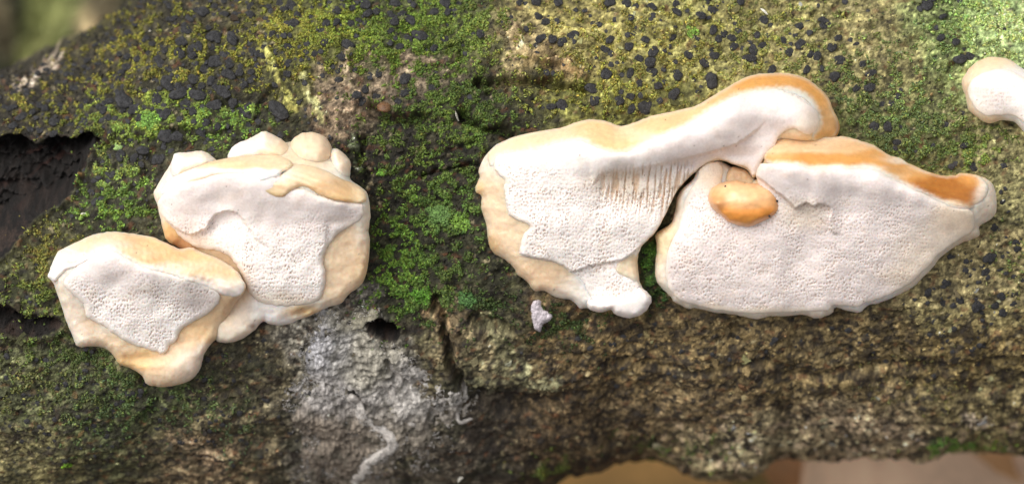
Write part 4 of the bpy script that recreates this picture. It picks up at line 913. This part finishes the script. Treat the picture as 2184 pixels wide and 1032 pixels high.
# ---------------------------------------------------------------- moss and algae grains (stuff)
WMASK = np.zeros((2400, 1300), bool)
for x_, y_, r_ in allw:
    i0, j0 = int(x_+100), int(y_+220); q_ = int(r_*1.15)+1
    ii, jj = np.ogrid[-q_:q_+1, -q_:q_+1]
    if q_ <= i0 < 2400-q_ and q_ <= j0 < 1300-q_: WMASK[i0-q_:i0+q_+1, j0-q_:j0+q_+1] |= (ii*ii+jj*jj < (r_*1.12)**2)
def build_moss(N=700000):
    x = RNG.uniform(-80, 2260, N); y = RNG.uniform(-200, 1030, N)
    p, col, tuft = moss_field(x, y)
    p *= np.where(poly_sd(x, y, CAVITY) > -2, .015+.5*sstep(420, 520, y)*sstep(75, 10, poly_sd(x, y, CAVITY)), 1)*np.where(poly_sd(x, y, SLIT) > 0, .05, 1)*np.where(poly_sd(x, y, HOLE) > -3, 0, 1)
    p = p*np.where(WMASK[np.clip(x+100, 0, 2399).astype(int), np.clip(y+220, 0, 1299).astype(int)], .06, 1)
    keep = (RNG.uniform(0, 1, N) < p*.85) & ~hidden(x, y, 6)
    x, y, col, tuft = x[keep], y[keep], col[keep], tuft[keep]
    n = len(x)
    P, Nn, _ = surf(x, y)
    r = RNG.uniform(1.2, 3.3, n)*(1+.35*np.clip(tuft, -1, 1))*S
    up = RNG.uniform(0.0, .45, n)*np.clip(.5+tuft, .1, 1.2)
    ctr = P+Nn*(r*.4+up*r*2.2)[:, None]
    d = np.array([(1, 0, 0), (-1, 0, 0), (0, 1, 0), (0, -1, 0), (0, 0, 1), (0, 0, -1)], float)
    A = RNG.normal(size=(n, 3)); A /= np.linalg.norm(A, axis=1, keepdims=True)
    B = np.cross(A, RNG.normal(size=(n, 3))); B /= np.linalg.norm(B, axis=1, keepdims=True); C = np.cross(A, B)
    R = np.stack([A, B, C], 1)
    j = RNG.uniform(.6, 1.35, (n, 6, 1))*np.array([1.7, 1.7, .8, .8, .55, .55])[None, :, None]
    V = ctr[:, None]+np.einsum('kj,njl->nkl', d, R)*j*r[:, None, None]
    f = np.array([(0, 2, 4), (2, 1, 4), (1, 3, 4), (3, 0, 4), (2, 0, 5), (1, 2, 5), (3, 1, 5), (0, 3, 5)])
    F = (np.arange(n)[:, None, None]*6+f[None]).reshape(-1, 3)
    var = np.exp(RNG.normal(0, .32, n))[:, None]*np.stack([np.exp(RNG.normal(0, .12, n)), np.ones(n), np.exp(RNG.normal(0, .2, n))], -1)
    bright = (RNG.uniform(0, 1, n) < .04)[:, None]
    col = np.clip(col*var*np.where(bright, 1.7, 1), 0, .75)
    # bright young tufts at places of their own
    C6 = np.repeat(col, 6, 0)
    o = mesh_np('moss', to_world(V.reshape(-1, 3)), F, M_MOSS, None, C6, smooth=True)
    tag(o, 'granular green moss and algae coating the bark', 'moss', kind='stuff')
    return n
print('moss grains', build_moss())

def build_crumbs(N=60000):
    x = RNG.uniform(-80, 2260, N); y = RNG.uniform(-180, 1000, N)
    t = fbm(x/30, arc_y(y)/26, 501, 3)
    k = (RNG.uniform(0, 1, N) < .25+.6*sstep(-.2, .4, t)) & ~hidden(x, y, 5) & (poly_sd(x, y, CAVITY) < -2)
    x, y = x[k], y[k]; n = len(x)
    P, Nn, inner = surf(x, y)
    col = bark_colour(x, y, inner)*np.exp(RNG.normal(.05, .45, n))[:, None]
    r = RNG.uniform(1.2, 3.4, n)*S
    d = np.array([(1, 1, 1), (1, -1, -1), (-1, 1, -1), (-1, -1, 1)], float)*.7
    V = (P+Nn*(r*.35)[:, None])[:, None]+(d[None]*RNG.uniform(.5, 1.3, (n, 4, 1))+RNG.normal(0, .35, (n, 4, 3)))*r[:, None, None]
    f = np.array([(0, 1, 2), (0, 3, 1), (0, 2, 3), (1, 3, 2)])
    F = (np.arange(n)[:, None, None]*4+f[None]).reshape(-1, 3)
    o = mesh_np('bark_crumbs', to_world(V.reshape(-1, 3)), F, M_BARK, log_root, np.repeat(np.clip(col, 0, .7), 4, 0), smooth=False)
    o['kind'] = 'stuff'
build_crumbs()
def build_flakes(N=2600):
    x = RNG.uniform(-80, 2260, N); y = RNG.uniform(-180, 990, N)
    k = ~hidden(x, y, 8) & (poly_sd(x, y, CAVITY) < -4) & ((RNG.uniform(0, 1, N) < .45) | (y > 600))
    x, y = x[k], y[k]; n = len(x)
    P, Nn, inner = surf(x, y)
    col = bark_colour(x, y, inner)*np.exp(RNG.normal(-.05, .22, n))[:, None]
    col = np.minimum(col, .30)
    a = np.cross(Nn, RNG.normal(size=(n, 3))); a /= np.linalg.norm(a, axis=1, keepdims=True); b = np.cross(Nn, a)
    tilt = RNG.normal(0, .28, (n, 2))
    r = RNG.gamma(2.2, 2.6, n).clip(2.5, 15)*S
    th = np.linspace(0, 2*math.pi, 6, endpoint=False)[None]+RNG.uniform(-.35, .35, (n, 6))
    rad = r[:, None]*RNG.uniform(.45, 1.2, (n, 6)); el = RNG.uniform(.5, 1, n)[:, None]
    X = np.cos(th)*rad; Y = np.sin(th)*rad*el
    Z = X*tilt[:, :1]+Y*tilt[:, 1:]+(.10*MM)
    top = P[:, None]+X[..., None]*a[:, None]+Y[..., None]*b[:, None]+Z[..., None]*Nn[:, None]
    bot = P[:, None]+1.08*X[..., None]*a[:, None]+1.08*Y[..., None]*b[:, None]-(.25*MM)*Nn[:, None]
    V = np.concatenate([top, bot], 1)
    i = np.arange(6); j = (i+1) % 6
    q = np.stack([i+6, j+6, j, i], -1)
    F4 = (np.arange(n)[:, None, None]*12+q[None]).reshape(-1, 4)
    F6 = (np.arange(n)[:, None]*12+i[None])
    o = mesh_np('bark_flakes', to_world(V.reshape(-1, 3)), [F4, F6], M_BARK, log_root, np.repeat(np.clip(col, 0, .7), 12, 0), smooth=False)
    o['kind'] = 'stuff'
build_flakes()
# ---------------------------------------------------------------- small things on the bark
def tube_on_log(name, path, rad, mat, colr, parent, lift=.3, n=6, seed=0, ns=9, amp=.35, taper=True):
    P = smooth_poly(path, n, False)
    L, N, _ = surf(P[:, 0], P[:, 1]); m = len(P)
    L = L+N*(lift*MM)
    for _ in range(2): L[1:-1] = .5*L[1:-1]+.25*(L[:-2]+L[2:])
    T = np.gradient(L, axis=0); T /= np.linalg.norm(T, axis=1, keepdims=True)
    Bn = np.cross(T, N); Bn /= np.linalg.norm(Bn, axis=1, keepdims=True); N2 = np.cross(Bn, T)
    a = np.linspace(0, 2*math.pi, ns, endpoint=False)
    s = np.arange(m)[:, None]; A = a[None]+0*s
    e = np.minimum(1, np.minimum(s+.6, m-1-s+.6)/3.0) if taper else 1
    k = rad*S*(1+amp*perlin(s*.22+np.cos(A)*.9, np.sin(A)*.9, seed)+.5*amp*perlin(s*.7+np.cos(A)*2.2, np.sin(A)*2.2, seed+3))*e
    V = L[:, None]+(np.cos(A)[..., None]*Bn[:, None]*1.15+np.sin(A)[..., None]*N2[:, None]*.75)*k[..., None]
    I = np.arange(m*ns).reshape(m, ns); J = np.roll(I, -1, 1)
    F = np.stack([I[:-1], I[1:], J[1:], J[:-1]], -1).reshape(-1, 4)
    caps = [I[0][None, ::-1], I[-1][None]]
    c = colr*np.exp(.4*perlin(s*.5+np.cos(A)*2, np.sin(A)*2, seed+6))[..., None] if not callable(colr) else colr(s/m, A)
    return mesh_np(name, to_world(V.reshape(-1, 3)), [F]+caps, mat, parent, c.reshape(-1, 3))

# mycelium crust under the rounded bracket
myc = thing_at('mycelium_crust', 740, 830, 'ash grey powdery mycelium crust spreading below the rounded bracket, with a raised winding cord', 'mycelium')
MP = smooth_poly([(670, 690), (720, 664), (780, 664), (806, 676), (850, 730), (880, 760), (905, 820), (940, 850), (985, 846), (1000, 880), (960, 905), (930, 900), (940, 960), (905, 985), (860, 950), (830, 990), (800, 1060), (680, 1060), (640, 1010), (650, 960), (620, 900), (625, 850), (650, 810), (655, 750)], 4)
def build_mat():
    g = 2.6
    xs = np.arange(600, 1020, g); ys = np.arange(640, 1075, g)
    X, Y = np.meshgrid(xs, ys, indexing='ij'); x = X.ravel(); y = Y.ravel()
    sd = poly_sd(x+34*fbm(x/48, y/48, 421, 4), y+34*fbm(x/48, y/48, 422, 4), MP)
    P, N, inner = surf(x, y)
    f = fbm(x/40, y/40, 431, 3)
    thick = -.05+.45*sstep(-4, 40, sd)+.28*f+.22*perlin(x/7, y/7, 433)+.12*perlin(x/4, y/4, 434)-.10*sstep(880, 1000, y)-3*inner
    thick -= .5*np.exp(-(((x-735)/20)**2+((y-835)/14)**2))
    L = P+N*(thick*MM)[:, None]
    keepv = (sd > -12) & (thick > -.35) & (inner < .3) & (poly_sd(x, y, HOLE) > -999)
    K = keepv.reshape(X.shape)
    I = np.arange(X.size).reshape(X.shape)
    kc = K[:-1, :-1] & K[1:, :-1] & K[1:, 1:] & K[:-1, 1:]
    F = np.stack([I[:-1, :-1], I[1:, :-1], I[1:, 1:], I[:-1, 1:]], -1)[kc][:, ::-1]
    us = np.unique(F); rm = np.full(X.size, -1); rm[us] = np.arange(len(us))
    c = zones(x, y, [(680, 740, 60, 60, lin((182, 182, 190))), (760, 760, 60, 50, lin((178, 174, 164))), (700, 840, 60, 40, lin((188, 184, 184))), (690, 940, 70, 60, lin((140, 130, 120))), (860, 850, 60, 50, lin((198, 194, 192))), (860, 920, 60, 40, lin((140, 132, 122))), (750, 680, 60, 20, lin((150, 146, 132)))], 20, 441)
    dkp = sstep(.2, .55, fbm(x/26, y/22, 447, 3))[:, None]
    c = c*np.exp(.4*fbm(x/30, y/30, 445, 2)+.5*perlin(x/9, y/9, 443)+.6*perlin(x/4.6, y/4.6, 444))[:, None]
    c = c*(1-.6*dkp)+.6*dkp*lin((84, 82, 74))
    c = c*np.array((.80, .79, .755))
    mesh_np('mat', to_world(L[us]), rm[F], M_MYC, myc, c[us])
build_mat()
PALE = lin((200, 194, 188))
tube_on_log('cord', [(742, 842), (762, 866), (775, 895), (800, 910), (832, 925), (838, 940), (815, 958), (788, 975), (776, 1000), (760, 1020), (752, 1045)], 10, M_MYC, PALE, myc, lift=.15, n=10, seed=451, ns=14, amp=.3)
def fuzz(n=9000):
    x = RNG.uniform(600, 1030, n); y = RNG.uniform(640, 1060, n)
    sd = poly_sd(x+34*fbm(x/48, y/48, 421, 4), y+34*fbm(x/48, y/48, 422, 4), MP)
    cord = smooth_poly([(742, 842), (762, 866), (775, 895), (800, 910), (832, 925), (838, 940), (815, 958), (788, 975), (776, 1000), (760, 1020), (752, 1045)], 3, False)
    dc = poly_sd(x, y, cord, False)
    k = ((sd > -25) & (RNG.uniform(0, 1, n) < sstep(-25, 15, sd)*sstep(-.5, .4, fbm(x/22, y/22, 425, 2)))) | ((dc < 17) & (RNG.uniform(0, 1, n) < 2))
    k &= ~hidden(x, y, 5) & (poly_sd(x, y, HOLE) < -4)
    x, y, dc = x[k], y[k], dc[k]; n = len(x)
    P, N, _ = surf(x, y); L = P+N*((.12+.45*sstep(16, 6, dc))*MM)[:, None]
    a = RNG.normal(size=(n, 3)); a -= (a*N).sum(1, keepdims=True)*N*.6; a /= np.linalg.norm(a, axis=1, keepdims=True)
    b = np.cross(a, N); b /= np.linalg.norm(b, axis=1, keepdims=True)
    ln = RNG.uniform(2.5, 8, n)[:, None]*S; wd = RNG.uniform(.5, 1.1, n)[:, None]*S
    V = np.stack([L-a*ln, L+b*wd, L-b*wd, L+N*wd*1.6, L+a*ln+N*ln*.3], 1)
    f = np.array([(0, 2, 3), (0, 3, 1), (4, 3, 2), (4, 1, 3), (0, 1, 2), (4, 2, 1)])
    F = (np.arange(n)[:, None, None]*5+f[None]).reshape(-1, 3)
    c = lin((200, 196, 192))*np.exp(RNG.normal(-.1, .3, (n, 1)))
    o = mesh_np('fuzz', to_world(V.reshape(-1, 3)), F, M_MYC, myc, np.repeat(np.clip(c, 0, .8), 5, 0)); o['kind'] = 'stuff'
fuzz()
tube_on_log('cord', [(935, 858), (955, 848), (968, 860), (972, 880), (980, 908), (1008, 906)], 4, M_MYC, PALE*.8, myc, lift=.02, n=8, seed=455, amp=.5)
tube_on_log('cord', [(832, 775), (850, 805), (838, 840), (860, 880), (885, 905)], 8, M_MYC, PALE*.85, myc, lift=.2, n=8, seed=458, amp=.6)

fl = thing_at('lichen_flake', 1152, 672, 'small pale lilac white flake stuck in the dark moss under the fluted bracket', 'flake')
slab('flake', [(1134, 645), (1152, 640), (1160, 658), (1178, 670), (1174, 684), (1160, 690), (1152, 707), (1140, 700), (1130, 668)], lambda x, y, s: 1.0+.22*perlin(x/14, y/14, 461)+.07*perlin(x/5, y/5, 462), M_MYC,
     lambda x, y, s: lin((205, 196, 202))*np.exp(.25*perlin(x/6, y/6, 463))[:, None], fl, g=1.8, ew=8, edge=.7, wob=2.5)

# ridges of the bark as parts of the log
def nub(px, py, r, col, name='nub', sq=.8, seed=0):
    P, N, _ = surf(np.array([px], float), np.array([py], float))
    o = lump(name, to_world(P+N*r*S*.4)[0], (r*S, r*S, r*S*sq), M_FLESH, lambda d, k: np.ones(d.shape)*lin(col)*np.exp(.3*perlin(d[..., 0]*3, d[..., 1]*3+d[..., 2], seed))[..., None], log_root, seed=seed, nu=14, nv=9)
    return o
nub(818, 226, 15, (104, 78, 54), sq=.5, seed=1)
# stray pale fibres and specks
def fibre(path, lab, r=2.2, c=(226, 222, 210)):
    o = tube_on_log('fibre', path, r, M_MYC, lin(c), None, lift=.25, n=4, seed=1, ns=6, amp=.2)
    tag(o, lab, 'fibre'); return o
fibre([(1622, 16), (1631, 22), (1640, 29)], 'tiny white fibre lying on the bark above the long shelf bracket', 2.4)
fibre([(971, 236), (975, 247), (978, 253)], 'tiny white fibre in the dark moss beside the long shelf bracket', 2.0)
fibre([(172, 457), (178, 455), (183, 454)], 'tiny white fibre on the moss above the leaf shaped bracket', 2.0)
fibre([(977, 1008), (982, 1004), (988, 1003)], 'tiny white fibre on dark bark beside the grey mycelium crust', 3.0)
fibre([(318, 74), (322, 71)], 'tiny white speck among black warts on the thin end of the branch', 1.6)

# bright young moss cushions: each a lumpy heap of grains
def cushion(px, py, r, c, label, n=240):
    a = RNG.uniform(0, 2*math.pi, n); q = np.sqrt(RNG.uniform(0, 1, n))
    rg = r*(1+.5*perlin(np.cos(a)*1.5+px, np.sin(a)*1.5+py, 3)); x = px+q*rg*np.cos(a)*1.15; y = py+q*rg*np.sin(a)*.9
    P, N, _ = surf(x, y)
    ht = np.sqrt(np.clip(1-q*q, 0, 1))*r*.28*S
    ctr = P+N*ht[:, None]
    rr = RNG.uniform(1.5, 3.0, n)*S
    d = np.array([(1, 0, 0), (-1, 0, 0), (0, 1, 0), (0, -1, 0), (0, 0, 1), (0, 0, -1)], float)
    V = ctr[:, None]+(d[None]*RNG.uniform(.6, 1.4, (n, 6, 1))+RNG.normal(0, .2, (n, 6, 3)))*rr[:, None, None]
    f = np.array([(0, 2, 4), (2, 1, 4), (1, 3, 4), (3, 0, 4), (2, 0, 5), (1, 2, 5), (3, 1, 5), (0, 3, 5)])
    F = (np.arange(n)[:, None, None]*6+f[None]).reshape(-1, 3)
    col = np.repeat(lin(c)*.85*np.exp(RNG.normal(0, .4, (n, 1))), 6, 0)
    o = mesh_np('moss_cushion', to_world(V.reshape(-1, 3)), F, M_MOSS, None, col)
    tag(o, label, 'moss', 'bright moss cushions on the branch')
for a in [(318, 262, 20, (112, 150, 66), 'round bright green moss cushion at the bark edge beside the cavity'),
          (250, 272, 11, (122, 148, 64), 'small green moss cushion hanging on the upper lip of the cavity'),
          (936, 462, 26, (98, 130, 68), 'largest green moss cushion in the hollow between the two bracket pairs'),
          (984, 476, 18, (116, 150, 60), 'yellow green moss cushion touching the shade of the long shelf bracket'),
          (900, 634, 20, (92, 140, 44), 'vivid green moss cushion above the small dark hole'),
          (815, 368, 9, (118, 166, 62), 'tiny vivid moss cushion right beside the rounded bracket shoulder'),
          (882, 425, 9, (124, 166, 58), 'tiny vivid moss cushion in the middle of the dark hollow'),
          (253, 316, 8, (150, 178, 108), 'tiny pale green moss cushion just inside the cavity corner'),
          (145, 984, 8, (124, 168, 50), 'tiny vivid moss cushion on the dark lower bark below the leaf shaped bracket'),
          (994, 640, 18, (80, 118, 62), 'blue green moss cushion under the edge of the hollow near the flake'),
          (1475, 70, 12, (124, 158, 66), 'small green moss cushion among black warts above the long shelf bracket')]:
    cushion(*a, n=int(40+a[2]**2*.9))

# ---------------------------------------------------------------- fallen leaves on the ground
def leaf(px, py, z, length, width, rot, c, label, group, curl=.25, xy=None, tilt=(0, 0), seed=0):
    if xy is None:
        C = np.array(cam.location); Q = to_world(pix(np.array(float(px)), np.array(float(py)), np.array(0.)))
        t = (z-C[2])/(Q[2]-C[2]); p = C+(Q-C)*t
    else: p = np.array([xy[0], xy[1], z])
    root = empty('fallen_leaf', p); root.rotation_euler = (tilt[0], tilt[1], rot)
    tag(root, label, 'leaf', group)
    n, m = 22, 11
    t = np.linspace(0, 1, n)[:, None]; s = np.linspace(-1, 1, m)[None]
    prof = np.sin(np.pi*np.clip(t, 0, 1)**.85)**.75*(1+.06*np.sin(t*46+seed))
    X = (t-.5)*length+0*s; Y = s*prof*width*.5+.03*width*np.sin(t*3+seed)
    Z = curl*width*(s*s*prof**2)*.6+.04*length*np.sin(t*4+seed)+.015*width*np.abs(np.sin(t*26+np.abs(s)*-5))+0*s
    top = np.stack([X, Y, Z], -1).reshape(-1, 3); bot = top-np.array([0, 0, .0005])
    I = np.arange(n*m).reshape(n, m)
    F = np.stack([I[:-1, :-1], I[1:, :-1], I[1:, 1:], I[:-1, 1:]], -1).reshape(-1, 4)
    F2 = F[:, ::-1]+n*m
    bd = np.concatenate([I[0, :], I[1:, -1], I[-1, -2::-1], I[-2:0:-1, 0]]); b2 = np.roll(bd, -1)
    W = np.stack([b2, bd, bd+n*m, b2+n*m], -1)
    vein = np.exp(-((np.abs(s)*prof*6)**2))+.35*(np.sin(t*60-np.abs(s)*14) > .8)
    col = lin(c)*np.exp(.25*perlin(X*60+seed, Y*60, 800+seed))[..., None]*(1+.25*np.clip(vein, 0, 1))[..., None]
    col = col.reshape(-1, 3)
    me_o = mesh_local('blade', np.concatenate([top, bot]), [F, F2, W], M_LEAF, root, np.concatenate([col, col]))
    k = 8; tt = np.linspace(0, 1, k); a = np.linspace(0, 2*math.pi, 6, endpoint=False)
    cx = -.5*length+length*.06-tt*length*.28; rr = .0007
    P = np.stack([cx[:, None]+0*a, .002*np.sin(tt*3)[:, None]+np.cos(a)*rr, .0002+(.004*tt**2)[:, None]+np.sin(a)*rr], -1).reshape(-1, 3)
    J = np.arange(k*6).reshape(k, 6); K = np.roll(J, -1, 1)
    Fs = np.stack([J[:-1], J[1:], K[1:], K[:-1]], -1).reshape(-1, 4)
    mesh_local('stalk', P, [Fs, J[0][None, ::-1], J[-1][None]], M_LEAF, root, np.tile(lin(c)*.6, (len(P), 1)))
def mesh_local(name, V, F, mat, parent, col):
    o = mesh_np(name, V, F, mat, None, col); o.parent = parent; return o

LG = 'fallen leaves under the branch'
leaf(1330, 1010, .020, .085, .050, .5, (214, 166, 96), 'golden ochre fallen leaf on the ground under the middle of the branch', LG, seed=1)
leaf(1240, 1090, .014, .070, .045, 2.0, (188, 128, 62), 'orange brown fallen leaf half under the golden ochre leaf', LG, seed=2)
leaf(1640, 1050, .012, .090, .060, 1.1, (222, 182, 132), 'dull tan fallen leaf between the golden leaf and the green one', LG, seed=3)
leaf(1775, 1012, .020, .045, .026, 1.2, (176, 158, 104), 'olive green fallen leaf under the thick part of the branch', LG, seed=4)
leaf(1880, 1012, .019, .055, .034, 1.7, (196, 150, 104), 'plain brown fallen leaf beside the olive green one', LG, seed=5)
leaf(1985, 1006, .022, .050, .026, .75, (236, 200, 168), 'pinkish tan fallen leaf lying over the plain brown leaf', LG, seed=6, tilt=(.15, .1))
leaf(2120, 1030, .012, .095, .065, -.3, (214, 168, 124), 'broad brown fallen leaf beside the pinkish tan one', LG, seed=7)
rnd = random.Random(5)
for i in range(46):
    x = rnd.uniform(-.34, .34); y = rnd.uniform(-.24, .40)
    leaf(0, 0, rnd.uniform(.008, .016), rnd.uniform(.05, .09), rnd.uniform(.03, .05), rnd.uniform(0, 6.28), rnd.choice([(150, 104, 58), (128, 88, 52), (176, 134, 84), (110, 76, 48)]),
         'dry brown fallen leaf lying loose in the leaf litter', 'loose leaf litter around the branch', xy=(x, y), tilt=(rnd.uniform(-.15, .15), rnd.uniform(-.15, .15)), seed=20+i)
